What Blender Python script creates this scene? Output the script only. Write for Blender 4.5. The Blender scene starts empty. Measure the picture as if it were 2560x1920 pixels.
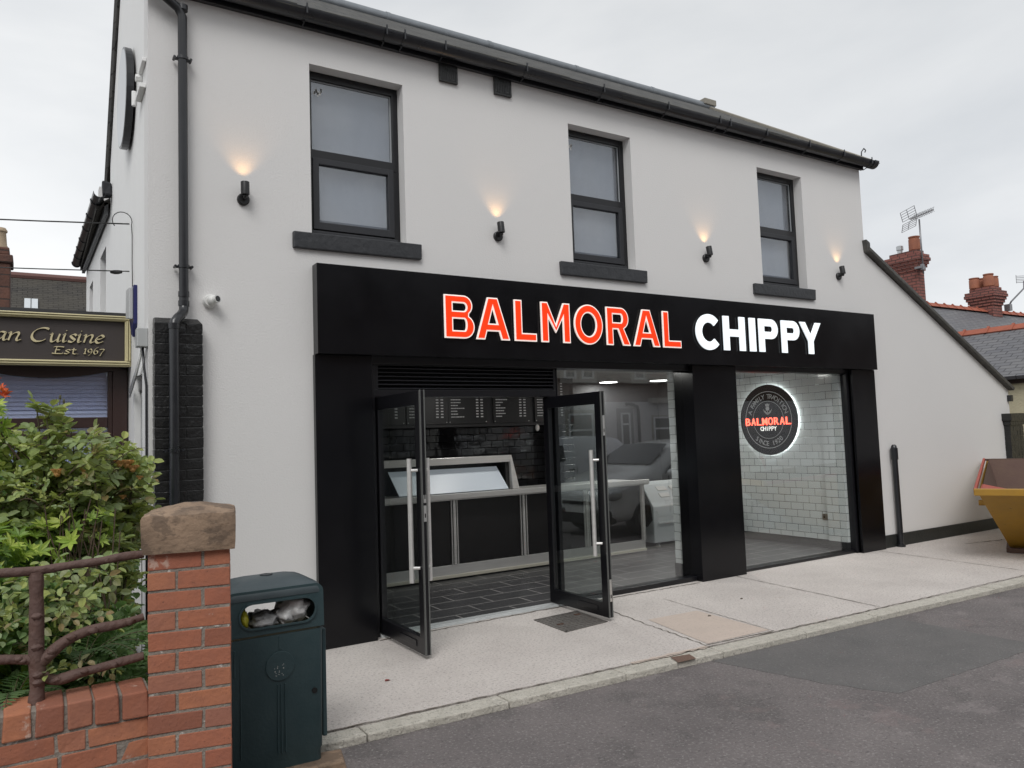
import bpy, bmesh, math, random
from mathutils import Vector, Matrix, noise as mnoise
R=math.radians; PI=math.pi; random.seed(7)
sc=bpy.context.scene; COL=sc.collection

# ------------------------------------------------------------------ camera
cd=bpy.data.cameras.new('camera'); cam=bpy.data.objects.new('camera',cd); COL.objects.link(cam)
YAW,PIT,ROL=0.559384343,0.0704286074,-0.034934746
fw=Vector((math.sin(YAW)*math.cos(PIT),math.cos(YAW)*math.cos(PIT),math.sin(PIT)))
rt=Vector((math.cos(YAW),-math.sin(YAW),0)); up=rt.cross(fw)
r2=math.cos(ROL)*rt+math.sin(ROL)*up; u2=-math.sin(ROL)*rt+math.cos(ROL)*up
m=Matrix.Identity(4)
for i in range(3): m[i][0]=r2[i]; m[i][1]=u2[i]; m[i][2]=-fw[i]
m[0][3],m[1][3],m[2][3]=-0.72,-6.16,1.624
cam.matrix_world=m; cd.sensor_width=36; cd.lens=1920.6/2560*36; cd.clip_start=.05; cd.clip_end=2000
sc.camera=cam

# ------------------------------------------------------------------ sky, sun, exposure
w=bpy.data.worlds.new('World'); sc.world=w; w.use_nodes=True
nt=w.node_tree; N=nt.nodes; L=nt.links; N.clear()
SUN_EL,SUN_AZ=R(48),R(215)      # compass azimuth from +y clockwise
sky=N.new('ShaderNodeTexSky'); sky.sky_type='NISHITA'; sky.sun_disc=False; sky.sun_elevation=SUN_EL; sky.sun_rotation=SUN_AZ
sky.air_density=1; sky.dust_density=2
hs=N.new('ShaderNodeHueSaturation'); hs.inputs['Saturation'].default_value=.18; L.new(sky.outputs[0],hs.inputs['Color'])
tc=N.new('ShaderNodeTexCoord')
mp=N.new('ShaderNodeMapping'); mp.inputs['Scale'].default_value=(1,1,2.6); L.new(tc.outputs['Generated'],mp.inputs[0])
nz=N.new('ShaderNodeTexNoise'); nz.inputs['Scale'].default_value=1.7; nz.inputs['Detail'].default_value=6; nz.inputs['Roughness'].default_value=.52; nz.inputs['Distortion'].default_value=.35
L.new(mp.outputs[0],nz.inputs['Vector'])
cr=N.new('ShaderNodeValToRGB'); cr.color_ramp.elements[0].position=.3; cr.color_ramp.elements[0].color=(.56,.585,.615,1)
cr.color_ramp.elements[1].position=.72; cr.color_ramp.elements[1].color=(.79,.80,.805,1); L.new(nz.outputs[0],cr.inputs[0])
sep=N.new('ShaderNodeSeparateXYZ'); L.new(tc.outputs['Generated'],sep.inputs[0])
zr=N.new('ShaderNodeMapRange'); zr.inputs[1].default_value=0.0; zr.inputs[2].default_value=.55; zr.inputs[3].default_value=1.18; zr.inputs[4].default_value=.95; L.new(sep.outputs[2],zr.inputs[0])
xr=N.new('ShaderNodeMapRange'); xr.inputs[1].default_value=-.4; xr.inputs[2].default_value=.6; xr.inputs[3].default_value=1.1; xr.inputs[4].default_value=.98; L.new(sep.outputs[0],xr.inputs[0])
mu=N.new('ShaderNodeMath'); mu.operation='MULTIPLY'; L.new(zr.outputs[0],mu.inputs[0]); L.new(xr.outputs[0],mu.inputs[1])
m2=N.new('ShaderNodeMath'); m2.operation='MULTIPLY'; m2.inputs[1].default_value=10.0; L.new(mu.outputs[0],m2.inputs[0])
vm=N.new('ShaderNodeVectorMath'); vm.operation='SCALE'; L.new(cr.outputs[0],vm.inputs[0]); L.new(m2.outputs[0],vm.inputs['Scale'])
mx=N.new('ShaderNodeMixRGB'); mx.inputs[0].default_value=.93; L.new(hs.outputs[0],mx.inputs[1]); L.new(vm.outputs[0],mx.inputs[2])
bg=N.new('ShaderNodeBackground'); bg.inputs['Strength'].default_value=.1; L.new(mx.outputs[0],bg.inputs['Color'])
wo=N.new('ShaderNodeOutputWorld'); L.new(bg.outputs[0],wo.inputs[0])
sl=bpy.data.lights.new('sun','SUN'); sl.energy=1.35; sl.angle=R(28); sl.color=(1,.985,.965)
so=bpy.data.objects.new('sun',sl); COL.objects.link(so)
sd=Vector((math.sin(SUN_AZ)*math.cos(SUN_EL),math.cos(SUN_AZ)*math.cos(SUN_EL),math.sin(SUN_EL)))
so.rotation_euler=sd.to_track_quat('Z','Y').to_euler(); so.location=(-6,-8,12)
sc.view_settings.view_transform='Standard'; sc.view_settings.look='None'; sc.view_settings.exposure=0.25; sc.view_settings.gamma=1
sc.render.engine='CYCLES'
try:
    sc.cycles.use_denoising=True; sc.cycles.max_bounces=8; sc.cycles.transparent_max_bounces=24; sc.cycles.glossy_bounces=5; sc.cycles.sample_clamp_indirect=6
except Exception: pass

# ------------------------------------------------------------------ materials
MATS={}
def mat(name,col,rough=.6,metal=0,spec=.5,vary=0,vscale=6,vcol=None,vdetail=4,bump=0,bscale=60,bdetail=3,emit=0,ecol=None,coat=0,
        brick=None,rnd=None,coord='Object',stretch=None,rvary=0,spot=None):
    if name in MATS: return MATS[name]
    mt=bpy.data.materials.new(name); mt.use_nodes=True; MATS[name]=mt
    n=mt.node_tree.nodes; l=mt.node_tree.links; b=n['Principled BSDF']
    b.inputs['Roughness'].default_value=rough; b.inputs['Metallic'].default_value=metal
    b.inputs['Specular IOR Level'].default_value=spec; b.inputs['Coat Weight'].default_value=coat; b.inputs['Coat Roughness'].default_value=.12
    c4=lambda c:(c[0],c[1],c[2],1)
    b.inputs['Base Color'].default_value=c4(col)
    t=n.new('ShaderNodeTexCoord'); src=t.outputs[coord]
    if stretch:
        mpp=n.new('ShaderNodeMapping'); mpp.inputs['Scale'].default_value=stretch; l.new(src,mpp.inputs[0]); vsrc=mpp.outputs[0]
    else: vsrc=src
    cur=None; fac=None
    if brick:   # dict w,h,m,mortar,c2,mbump
        bt=n.new('ShaderNodeTexBrick'); l.new(t.outputs['UV'],bt.inputs['Vector'])
        bt.inputs['Scale'].default_value=1; bt.inputs['Brick Width'].default_value=brick['w']; bt.inputs['Row Height'].default_value=brick['h']
        bt.inputs['Mortar Size'].default_value=brick['m']; bt.inputs['Mortar Smooth'].default_value=brick.get('s',.1)
        bt.offset=brick.get('off',.5); bt.inputs['Bias'].default_value=0
        bt.inputs['Color1'].default_value=c4(col); bt.inputs['Color2'].default_value=c4(brick.get('c2',col)); bt.inputs['Mortar'].default_value=c4(brick['mortar'])
        cur=bt.outputs['Color']; fac=bt.outputs['Fac']
    if rnd:     # colour ramp over the per-piece attribute
        at=n.new('ShaderNodeAttribute'); at.attribute_name='rnd'
        rp=n.new('ShaderNodeValToRGB'); e=rp.color_ramp.elements
        e[0].color=c4(rnd[0]); e[1].color=c4(rnd[-1])
        for k in range(1,len(rnd)-1): q=e.new(k/(len(rnd)-1)); q.color=c4(rnd[k])
        l.new(at.outputs['Fac'],rp.inputs[0]); cur=rp.outputs[0]
    if vary:
        nn=n.new('ShaderNodeTexNoise'); nn.inputs['Scale'].default_value=vscale; nn.inputs['Detail'].default_value=vdetail; nn.inputs['Roughness'].default_value=.62; l.new(vsrc,nn.inputs['Vector'])
        mr=n.new('ShaderNodeMapRange'); mr.inputs[1].default_value=.32; mr.inputs[2].default_value=.68; l.new(nn.outputs[0],mr.inputs[0])
        mm=n.new('ShaderNodeMixRGB'); mf=n.new('ShaderNodeMath'); mf.operation='MULTIPLY'; mf.inputs[1].default_value=vary; l.new(mr.outputs[0],mf.inputs[0]); l.new(mf.outputs[0],mm.inputs[0])
        if cur: l.new(cur,mm.inputs[1])
        else: mm.inputs[1].default_value=c4(col)
        mm.inputs[2].default_value=c4(vcol or [x*.5 for x in col]); cur=mm.outputs[0]
        if rvary:
            ra=n.new('ShaderNodeMapRange'); ra.inputs[3].default_value=rough; ra.inputs[4].default_value=rough+rvary; l.new(nn.outputs[0],ra.inputs[0]); l.new(ra.outputs[0],b.inputs['Roughness'])
    if spot:    # (scale, threshold, colour, strength) sharp-edged flecks / patches
        for (s_,th,cc,st) in spot:
            nn=n.new('ShaderNodeTexNoise'); nn.inputs['Scale'].default_value=s_; nn.inputs['Detail'].default_value=5; nn.inputs['Roughness'].default_value=.65; l.new(vsrc,nn.inputs['Vector'])
            mr=n.new('ShaderNodeMapRange'); mr.inputs[1].default_value=th; mr.inputs[2].default_value=th+.05; mr.inputs[4].default_value=st; l.new(nn.outputs[0],mr.inputs[0])
            mm=n.new('ShaderNodeMixRGB'); l.new(mr.outputs[0],mm.inputs[0])
            if cur: l.new(cur,mm.inputs[1])
            else: mm.inputs[1].default_value=c4(col)
            mm.inputs[2].default_value=c4(cc); cur=mm.outputs[0]
    if cur: l.new(cur,b.inputs['Base Color'])
    nrm=None
    if fac and brick.get('mbump'):
        iv=n.new('ShaderNodeMath'); iv.operation='SUBTRACT'; iv.inputs[0].default_value=1; l.new(fac,iv.inputs[1])
        bp=n.new('ShaderNodeBump'); bp.inputs['Strength'].default_value=1; bp.inputs['Distance'].default_value=brick['mbump']; l.new(iv.outputs[0],bp.inputs['Height']); nrm=bp.outputs[0]
    if bump:
        nn=n.new('ShaderNodeTexNoise'); nn.inputs['Scale'].default_value=bscale; nn.inputs['Detail'].default_value=bdetail; l.new(vsrc,nn.inputs['Vector'])
        bp=n.new('ShaderNodeBump'); bp.inputs['Strength'].default_value=1; bp.inputs['Distance'].default_value=bump; l.new(nn.outputs[0],bp.inputs['Height'])
        if nrm: l.new(nrm,bp.inputs['Normal'])
        nrm=bp.outputs[0]
    if nrm: l.new(nrm,b.inputs['Normal'])
    if emit:
        b.inputs['Emission Color'].default_value=c4(ecol or col); b.inputs['Emission Strength'].default_value=emit
    return mt
def glassmat(name,ior=1.5,tint=(1,1,1),rough=0,dirt=0):
    if name in MATS: return MATS[name]
    mt=bpy.data.materials.new(name); mt.use_nodes=True; MATS[name]=mt
    n=mt.node_tree.nodes; l=mt.node_tree.links; n.clear()
    o=n.new('ShaderNodeOutputMaterial'); tr=n.new('ShaderNodeBsdfTransparent'); tr.inputs[0].default_value=(*tint,1)
    g=n.new('ShaderNodeBsdfGlossy'); g.inputs['Roughness'].default_value=rough; g.inputs['Color'].default_value=(.95,.97,1,1)
    # thin pane: Schlick reflectance from the angle between the pane and the viewing ray, the same from both sides
    ge=n.new('ShaderNodeNewGeometry'); dt=n.new('ShaderNodeVectorMath'); dt.operation='DOT_PRODUCT'; l.new(ge.outputs['Incoming'],dt.inputs[0]); l.new(ge.outputs['Normal'],dt.inputs[1])
    def mth(op,a,b_=None):
        q=n.new('ShaderNodeMath'); q.operation=op
        for i,v in enumerate((a,b_)):
            if v is None: continue
            if isinstance(v,(int,float)): q.inputs[i].default_value=v
            else: l.new(v,q.inputs[i])
        return q.outputs[0]
    f0=((ior-1)/(ior+1))**2; pw=mth('POWER',mth('SUBTRACT',1,mth('ABSOLUTE',dt.outputs['Value'])),5); fr_=mth('ADD',mth('MULTIPLY',pw,1-f0),f0)
    m_=n.new('ShaderNodeMixShader')
    l.new(fr_,m_.inputs[0]); l.new(tr.outputs[0],m_.inputs[1]); l.new(g.outputs[0],m_.inputs[2]); last=m_.outputs[0]
    if dirt:
        d=n.new('ShaderNodeBsdfDiffuse'); d.inputs[0].default_value=(.62,.63,.62,1); t=n.new('ShaderNodeTexCoord'); nn=n.new('ShaderNodeTexNoise'); nn.inputs['Scale'].default_value=2.5; nn.inputs['Detail'].default_value=6
        l.new(t.outputs['Object'],nn.inputs['Vector']); mr=n.new('ShaderNodeMapRange'); mr.inputs[1].default_value=.4; mr.inputs[2].default_value=.8; mr.inputs[4].default_value=dirt; l.new(nn.outputs[0],mr.inputs[0])
        m3=n.new('ShaderNodeMixShader'); l.new(mr.outputs[0],m3.inputs[0]); l.new(last,m3.inputs[1]); l.new(d.outputs[0],m3.inputs[2]); last=m3.outputs[0]
    l.new(last,o.inputs[0]); return mt

RENDER_=mat('white_render',(.70,.69,.68),.85,vary=.14,vscale=1.3,vcol=(.63,.62,.615),bump=.0022,bscale=75,bdetail=3,spot=[(62,.66,(.50,.495,.49),.30)])
RENDER_L=mat('white_masonry_paint',(.80,.80,.79),.7,vary=.2,vscale=5,vcol=(.70,.70,.69),bump=.004,bscale=30,stretch=(1,1,.35),spot=[(9,.73,(.5,.5,.49),.5)])
BLKMETAL=mat('black_cladding',(.0035,.0035,.0045),.14,spec=.30,vary=.35,vscale=2,vcol=(.013,.013,.015),rvary=.12,bump=.0006,bscale=5)
BLKFRAME=mat('black_window_frame',(.007,.007,.009),.3)
ANTH=mat('anthracite_frame',(.022,.023,.027),.45)
SILL=mat('dark_painted_stone',(.028,.03,.034),.5,vary=.5,vscale=14,vcol=(.05,.052,.057),bump=.006,bscale=22,bdetail=5)
BLKPAINT=mat('black_gloss_masonry',(.012,.012,.012),.28,vary=.4,vscale=9,vcol=(.022,.023,.024),bump=.008,bscale=26,bdetail=5)
BLKPLAS=mat('black_pvc',(.009,.010,.013),.22,spec=.6,vary=.5,vscale=7,vcol=(.02,.021,.024),rvary=.15)
PLINTH=mat('black_plinth_paint',(.014,.016,.015),.55,vary=.5,vscale=8,vcol=(.03,.031,.03),bump=.004,bscale=40)
SLATE=mat('roof_slate',(.055,.057,.058),.85,spec=.2,vary=.5,vscale=5,vcol=(.13,.125,.11),bump=.003,bscale=30,brick=dict(w=.3,h=.2,m=.008,mortar=(.02,.02,.022),c2=(.085,.085,.085),mbump=.012),spot=[(3.5,.66,(.17,.165,.12),.6)])
SLATE_OLD=mat('old_slate',(.05,.047,.045),.85,spec=.2,vary=.7,vscale=1.5,vcol=(.085,.078,.065),bump=.01,bscale=15,brick=dict(w=.21,h=.09,m=.008,mortar=(.022,.021,.02),c2=(.075,.07,.063),mbump=.015))
SLATE_NEW=mat('grey_slate',(.105,.105,.12),.55,vary=.35,vscale=2,vcol=(.15,.15,.15),brick=dict(w=.27,h=.13,m=.009,mortar=(.02,.02,.024),c2=(.15,.147,.155),mbump=.012))
LEAD=mat('lead_ridge',(.23,.25,.27),.45,metal=.3,vary=.5,vscale=9,vcol=(.14,.15,.16))
STAINL=mat('brushed_steel',(.78,.77,.75),.33,metal=.5,vary=.25,vscale=5,vcol=(.45,.44,.42),bump=.0004,bscale=90,stretch=(.15,1,6))
CONC=mat('concrete_slab',(.60,.555,.52),.85,vary=.6,vscale=1.6,vcol=(.45,.41,.385),vdetail=9,bump=.012,bscale=45,bdetail=5,spot=[(50,.55,(.27,.24,.23),.6),(66,.60,(.80,.77,.74),.55),(4,.66,(.40,.33,.26),.35),(13,.68,(.22,.2,.19),.45)])
KERB=mat('kerb_stone',(.54,.51,.45),.9,vary=.7,vscale=9,vcol=(.36,.34,.29),vdetail=8,bump=.010,bscale=60,bdetail=6,spot=[(55,.56,(.2,.19,.17),.6),(40,.62,(.75,.72,.66),.5)])
ASPH=mat('asphalt',(.20,.178,.174),.9,vary=.85,vscale=.9,vcol=(.115,.103,.103),vdetail=9,bump=.016,bscale=60,bdetail=5,spot=[(1.3,.56,(.10,.092,.09),.55),(1.9,.60,(.27,.24,.235),.4),(58,.56,(.34,.32,.31),.5),(48,.60,(.055,.05,.05),.6),(2.2,.60,(.22,.175,.17),.45),(22,.73,(.5,.48,.46),.6)])
ASPH2=mat('asphalt_patch',(.115,.112,.11),.9,vary=.7,vscale=2.2,vcol=(.16,.15,.147),vdetail=8,bump=.012,bscale=60,bdetail=5,spot=[(58,.60,(.30,.30,.29),.5),(45,.62,(.04,.04,.04),.5)])
CRACK=mat('dirt_in_joint',(.09,.075,.06),.95,vary=.6,vscale=20,vcol=(.2,.17,.13))
SOIL=mat('soil',(.045,.035,.028),.95,bump=.02,bscale=20)
BRICKM=mat('orange_brick',(.42,.14,.075),.85,rnd=[(.27,.10,.06),(.40,.145,.08),(.35,.12,.07),(.44,.17,.085),(.32,.135,.09)],vary=.45,vscale=16,vcol=(.24,.10,.07),vdetail=9,bump=.0028,bscale=70,bdetail=6,spot=[(60,.64,(.12,.05,.035),.6),(8,.66,(.52,.38,.31),.7)])
MORTAR=mat('old_mortar',(.27,.235,.20),.95,vary=.6,vscale=18,vcol=(.16,.135,.115),bump=.01,bscale=60,bdetail=6,spot=[(12,.60,(.56,.54,.50),.8)])
SANDST=mat('weathered_sandstone',(.31,.215,.145),.85,vary=.75,vscale=7,vcol=(.13,.09,.062),vdetail=9,bump=.006,bscale=34,bdetail=8,spot=[(5,.50,(.10,.070,.050),.55),(12,.56,(.07,.050,.038),.5),(14,.68,(.42,.33,.25),.55)],stretch=(1,1,1.3))
RUSTIC=mat('rustic_painted_concrete',(.115,.065,.052),.7,vary=.5,vscale=16,vcol=(.075,.045,.04),bump=.010,bscale=32,bdetail=5,spot=[(13,.70,(.40,.31,.20),.8)])
BINM=mat('bin_dark_green_plastic',(.022,.048,.055),.42,vary=.6,vscale=7,vcol=(.042,.07,.075),vdetail=7,bump=.0015,bscale=60,spot=[(26,.735,(.10,.115,.11),.6),(90,.72,(.08,.09,.09),.5)],rvary=.25)
BINLID=mat('bin_lid_plastic',(.045,.062,.07),.5,vary=.5,vscale=8,vcol=(.07,.088,.095),vdetail=7,bump=.001,bscale=60,spot=[(40,.72,(.14,.15,.15),.5)])
DARK=mat('void_black',(.004,.004,.004),.8)
WHITEP=mat('white_plastic',(.72,.72,.70),.35)
GREYP=mat('grey_plastic',(.45,.46,.46),.4)
CREAMW=mat('cream_render',(.66,.60,.42),.9,vary=.3,vscale=4,vcol=(.55,.50,.36),bump=.01,bscale=35,bdetail=5)
REDTILE=mat('red_ridge_tile',(.36,.10,.055),.7,vary=.5,vscale=6,vcol=(.22,.07,.045))
TERRA=mat('terracotta_pot',(.33,.12,.065),.75,vary=.6,vscale=5,vcol=(.20,.075,.05))
REDBRICK=mat('red_chimney_brick',(.23,.085,.07),.85,vary=.35,vscale=8,vcol=(.15,.06,.055),brick=dict(w=.235,h=.086,m=.012,mortar=(.075,.045,.04),c2=(.30,.115,.09),mbump=.01))
TILEW=mat('white_metro_tile',(.62,.64,.63),.12,brick=dict(w=.2,h=.1,m=.004,mortar=(.13,.14,.14),c2=(.64,.68,.68),mbump=.0045,s=.6))
TILEB=mat('black_metro_tile',(.03,.03,.033),.06,spec=1.0,brick=dict(w=.2,h=.1,m=.004,mortar=(.004,.004,.004),c2=(.03,.03,.032),mbump=.012,s=.9),bump=.006,bscale=3)
FLOORT=mat('dark_floor_tile',(.035,.036,.038),.38,vary=.4,vscale=3,vcol=(.05,.05,.052),brick=dict(w=.58,h=.285,m=.008,mortar=(.30,.29,.28),c2=(.042,.042,.045),mbump=.002))
SKIRT=mat('dark_skirting_tile',(.03,.031,.033),.35)
CEIL=mat('ceiling_paint',(.36,.36,.35),.8)
GLASS=glassmat('shop_glass',1.82,(.95,.96,.955))
DGLASS=glassmat('door_glass',1.6,(.90,.93,.92))
UGLASS=glassmat('upper_window_glass',2.0,(.8,.82,.85),0,.10)

# ------------------------------------------------------------------ mesh helpers
class MB:
    def __init__(s): s.v=[]; s.f=[]; s.r=[]; s.m=[]
    def add(s,vs,fs,rnd=0,mi=0):
        o=len(s.v); s.v+= [tuple(p) for p in vs]
        for f in fs: s.f.append([i+o for i in f]); s.r.append(rnd); s.m.append(mi)
    def box(s,x0,x1,y0,y1,z0,z1,rnd=0,mi=0,jit=0):
        if x0>x1:x0,x1=x1,x0
        if y0>y1:y0,y1=y1,y0
        if z0>z1:z0,z1=z1,z0
        j=lambda:random.uniform(-jit,jit)
        v=[(x+j(),y+j(),z+j()) for z in (z0,z1) for (x,y) in ((x0,y0),(x1,y0),(x1,y1),(x0,y1))]
        s.add(v,[(0,3,2,1),(4,5,6,7),(0,1,5,4),(1,2,6,5),(2,3,7,6),(3,0,4,7)],rnd,mi); return s
    def hexa(s,v,rnd=0,mi=0):   # 4 bottom, 4 top
        s.add(v,[(0,3,2,1),(4,5,6,7),(0,1,5,4),(1,2,6,5),(2,3,7,6),(3,0,4,7)],rnd,mi); return s
    def prism(s,pts,a,b,axis='y',rnd=0,mi=0):
        # pts: 2D polygon; axis y -> (x,z), axis x -> (y,z), axis z -> (x,y)
        n=len(pts)
        def P(p,d): return (p[0],d,p[1]) if axis=='y' else ((d,p[0],p[1]) if axis=='x' else (p[0],p[1],d))
        vs=[P(p,a) for p in pts]+[P(p,b) for p in pts]
        fs=[list(range(n))[::-1],list(range(n,2*n))]+[(i,(i+1)%n,n+(i+1)%n,n+i) for i in range(n)]
        s.add(vs,fs,rnd,mi); return s
    def tube(s,path,r,seg=12,caps=True,rnd=0,mi=0,squash=None):
        P=[Vector(p) for p in path]; n=len(P); rr=r if isinstance(r,(list,tuple)) else [r]*n
        vs=[];fs=[]; prev=None
        for i,p in enumerate(P):
            t=(P[min(i+1,n-1)]-P[max(i-1,0)]).normalized()
            if prev is None:
                a=Vector((0,0,1)) if abs(t.z)<.9 else Vector((1,0,0)); u=t.cross(a).normalized()
            else:
                u=prev-t*prev.dot(t); u=u.normalized() if u.length>1e-6 else t.orthogonal().normalized()
            prev=u; v=t.cross(u)
            for k in range(seg):
                a=2*PI*k/seg; vs.append(p+(u*math.cos(a)+v*math.sin(a))*rr[i])
        for i in range(n-1):
            for k in range(seg): fs.append((i*seg+k,i*seg+(k+1)%seg,(i+1)*seg+(k+1)%seg,(i+1)*seg+k))
        if caps: fs.append(list(range(seg))[::-1]); fs.append([(n-1)*seg+k for k in range(seg)])
        s.add(vs,fs,rnd,mi); return s
    def ell(s,c,r,seg=16,rings=10,nz=0,nsc=3,rnd=0,mi=0,zmin=-2):
        vs=[];fs=[]
        for i in range(rings+1):
            th=PI*i/rings
            for k in range(seg):
                a=2*PI*k/seg; d=Vector((math.sin(th)*math.cos(a),math.sin(th)*math.sin(a),math.cos(th)))
                q=1+nz*mnoise.noise(Vector((d.x*nsc+c[0]*7,d.y*nsc+c[1]*5,d.z*nsc)))
                vs.append((c[0]+d.x*r[0]*q,c[1]+d.y*r[1]*q,max(c[2]+d.z*r[2]*q,zmin)))
        for i in range(rings):
            for k in range(seg): fs.append((i*seg+k,(i+1)*seg+k,(i+1)*seg+(k+1)%seg,i*seg+(k+1)%seg))
        s.add(vs,fs,rnd,mi); return s
    def lathe(s,c,prof,seg=24,rnd=0,mi=0):   # prof list of (r,z) about vertical axis
        vs=[];fs=[]
        for (r,z) in prof:
            for k in range(seg): a=2*PI*k/seg; vs.append((c[0]+r*math.cos(a),c[1]+r*math.sin(a),c[2]+z))
        n=len(prof)
        for i in range(n-1):
            for k in range(seg): fs.append((i*seg+k,i*seg+(k+1)%seg,(i+1)*seg+(k+1)%seg,(i+1)*seg+k))
        fs.append(list(range(seg))[::-1]); fs.append([(n-1)*seg+k for k in range(seg)])
        s.add(vs,fs,rnd,mi); return s
    def build(s,name,mats,parent=None,smooth=False,bevel=0,seg=2,xf=None,label=None):
        if not isinstance(mats,(list,tuple)): mats=[mats]
        off=Vector(WL.get(parent.name,(0,0,0))) if parent is not None else Vector((0,0,0))
        vs=[(Vector(p) if xf is None else xf@Vector(p))-off for p in s.v]
        me=bpy.data.meshes.new(name); me.from_pydata([tuple(v) for v in vs],[],s.f); me.validate(verbose=False)
        for q in mats: me.materials.append(q)
        if len(me.polygons)==len(s.f):
            at=me.attributes.new('rnd','FLOAT','FACE'); at.data.foreach_set('value',[float(x) for x in s.r])
            me.polygons.foreach_set('material_index',s.m)
        uv=me.uv_layers.new(name='UVMap'); ud=uv.data
        for p in me.polygons:
            n=p.normal
            u=Vector((-n.y,n.x,0)) if abs(n.z)<.98 else Vector((1,0,0))
            u.normalize()
            if u.x<-.01 or (abs(u.x)<.01 and u.y<0): u=-u
            v=Vector((0,0,1)) if abs(n.z)<.3 else n.cross(u)
            for li in p.loop_indices:
                q=vs[me.loops[li].vertex_index]+off; ud[li].uv=(q.dot(u),q.dot(v))
        if smooth:
            me.polygons.foreach_set('use_smooth',[True]*len(me.polygons))
        me.update()
        o=bpy.data.objects.new(name,me); COL.objects.link(o)
        if parent is not None: o.parent=parent
        WL[o.name]=tuple(off)
        if smooth=='auto':
            bm=bmesh.new(); bm.from_mesh(me)
            for e in bm.edges:
                if len(e.link_faces)==2 and e.calc_face_angle(0)>R(38): e.smooth=False
            bm.to_mesh(me); bm.free()
        if bevel:
            b=o.modifiers.new('bevel','BEVEL'); b.width=bevel; b.segments=seg; b.limit_method='ANGLE'; b.angle_limit=R(35)
        if label: o['label']=label
        return o
WL={}
def thing(name,label,cat,loc=(0,0,0),group=None):
    o=bpy.data.objects.new(name,None); COL.objects.link(o); o.location=loc; o.empty_display_size=.1
    o['label']=label; o['category']=cat
    if group: o['group']=group
    WL[o.name]=tuple(loc); return o
def tag(o,label,cat,group=None,kind=None):
    o['label']=label; o['category']=cat
    if group: o['group']=group
    if kind: o['kind']=kind
    return o
def struct(o): o['kind']='structure'; return o
def curve_mesh(splines,extrude=.01,offset=0,bev=0):
    c=bpy.data.curves.new('tmp','CURVE'); c.dimensions='2D'; c.fill_mode='BOTH'; c.extrude=extrude; c.offset=offset
    for sp in splines:
        s=c.splines.new('POLY'); s.points.add(len(sp)-1)
        for i,p in enumerate(sp): s.points[i].co=(p[0],p[1],0,1)
        s.use_cyclic_u=True
    o=bpy.data.objects.new('tmp',c); COL.objects.link(o)
    me=bpy.data.meshes.new_from_object(o.evaluated_get(bpy.context.evaluated_depsgraph_get()))
    vs=[v.co.copy() for v in me.vertices]; fs=[list(p.vertices) for p in me.polygons]
    bpy.data.objects.remove(o); bpy.data.curves.remove(c); bpy.data.meshes.remove(me); return vs,fs
GC={}
def glyph(ch,size=1,extrude=.01,offset=0):
    k=(ch,extrude/size,offset/size)
    if k not in GC:
        c=bpy.data.curves.new('tmp','FONT'); c.body=ch; c.size=1; c.extrude=extrude/size; c.offset=offset/size
        o=bpy.data.objects.new('tmp',c); COL.objects.link(o)
        me=bpy.data.meshes.new_from_object(o.evaluated_get(bpy.context.evaluated_depsgraph_get()))
        GC[k]=([v.co.copy() for v in me.vertices],[list(p.vertices) for p in me.polygons])
        bpy.data.objects.remove(o); bpy.data.curves.remove(c); bpy.data.meshes.remove(me)
    vs,fs=GC[k]; return [v*size for v in vs],fs
def wallgrid(mb,x0,x1,z0,z1,ops,yf,yb,axis='y',mi=0,rmi=None):
    """wall sheet with openings and their reveals; axis 'y' wall in xz plane, axis 'x' wall in yz plane"""
    P=(lambda a,d,z:(a,d,z)) if axis=='y' else (lambda a,d,z:(d,a,z))
    xs=sorted({x0,x1}|{o[0] for o in ops}|{o[1] for o in ops}); zs=sorted({z0,z1}|{o[2] for o in ops}|{o[3] for o in ops})
    for i in range(len(xs)-1):
        for k in range(len(zs)-1):
            a,b,c,d=xs[i],xs[i+1],zs[k],zs[k+1]; cx,cz=(a+b)/2,(c+d)/2
            if any(o[0]<cx<o[1] and o[2]<cz<o[3] for o in ops): continue
            mb.add([P(a,yf,c),P(b,yf,c),P(b,yf,d),P(a,yf,d)],[(0,1,2,3)],0,mi)
            mb.add([P(a,yb,c),P(b,yb,c),P(b,yb,d),P(a,yb,d)],[(3,2,1,0)],0,mi)
    for (a,b,c,d) in ops:
        for q in ((P(a,yf,c),P(a,yb,c),P(a,yb,d),P(a,yf,d)),(P(b,yf,c),P(b,yb,c),P(b,yb,d),P(b,yf,d)),(P(a,yf,d),P(b,yf,d),P(b,yb,d),P(a,yb,d)),(P(a,yf,c),P(b,yf,c),P(b,yb,c),P(a,yb,c))):
            mb.add(q,[(0,1,2,3)],0,mi if rmi is None else rmi)
    for q in ((P(x0,yf,z1),P(x1,yf,z1),P(x1,yb,z1),P(x0,yb,z1)),(P(x0,yf,z0),P(x0,yb,z0),P(x0,yb,z1),P(x0,yf,z1)),(P(x1,yf,z0),P(x1,yb,z0),P(x1,yb,z1),P(x1,yf,z1))): mb.add(q,[(0,1,2,3)],0,mi)

# ================================================================== GROUND
def sheet(name,pts,z,m): 
    b=MB(); b.add([(x,y,z) for x,y in pts],[list(range(len(pts)))]); return struct(b.build(name,m))
sheet('road',[(-400,-400),(400,-400),(400,400),(-400,400)],-.05,ASPH)
def ky(x): return -1.955-.036*(x-1.6)
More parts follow.
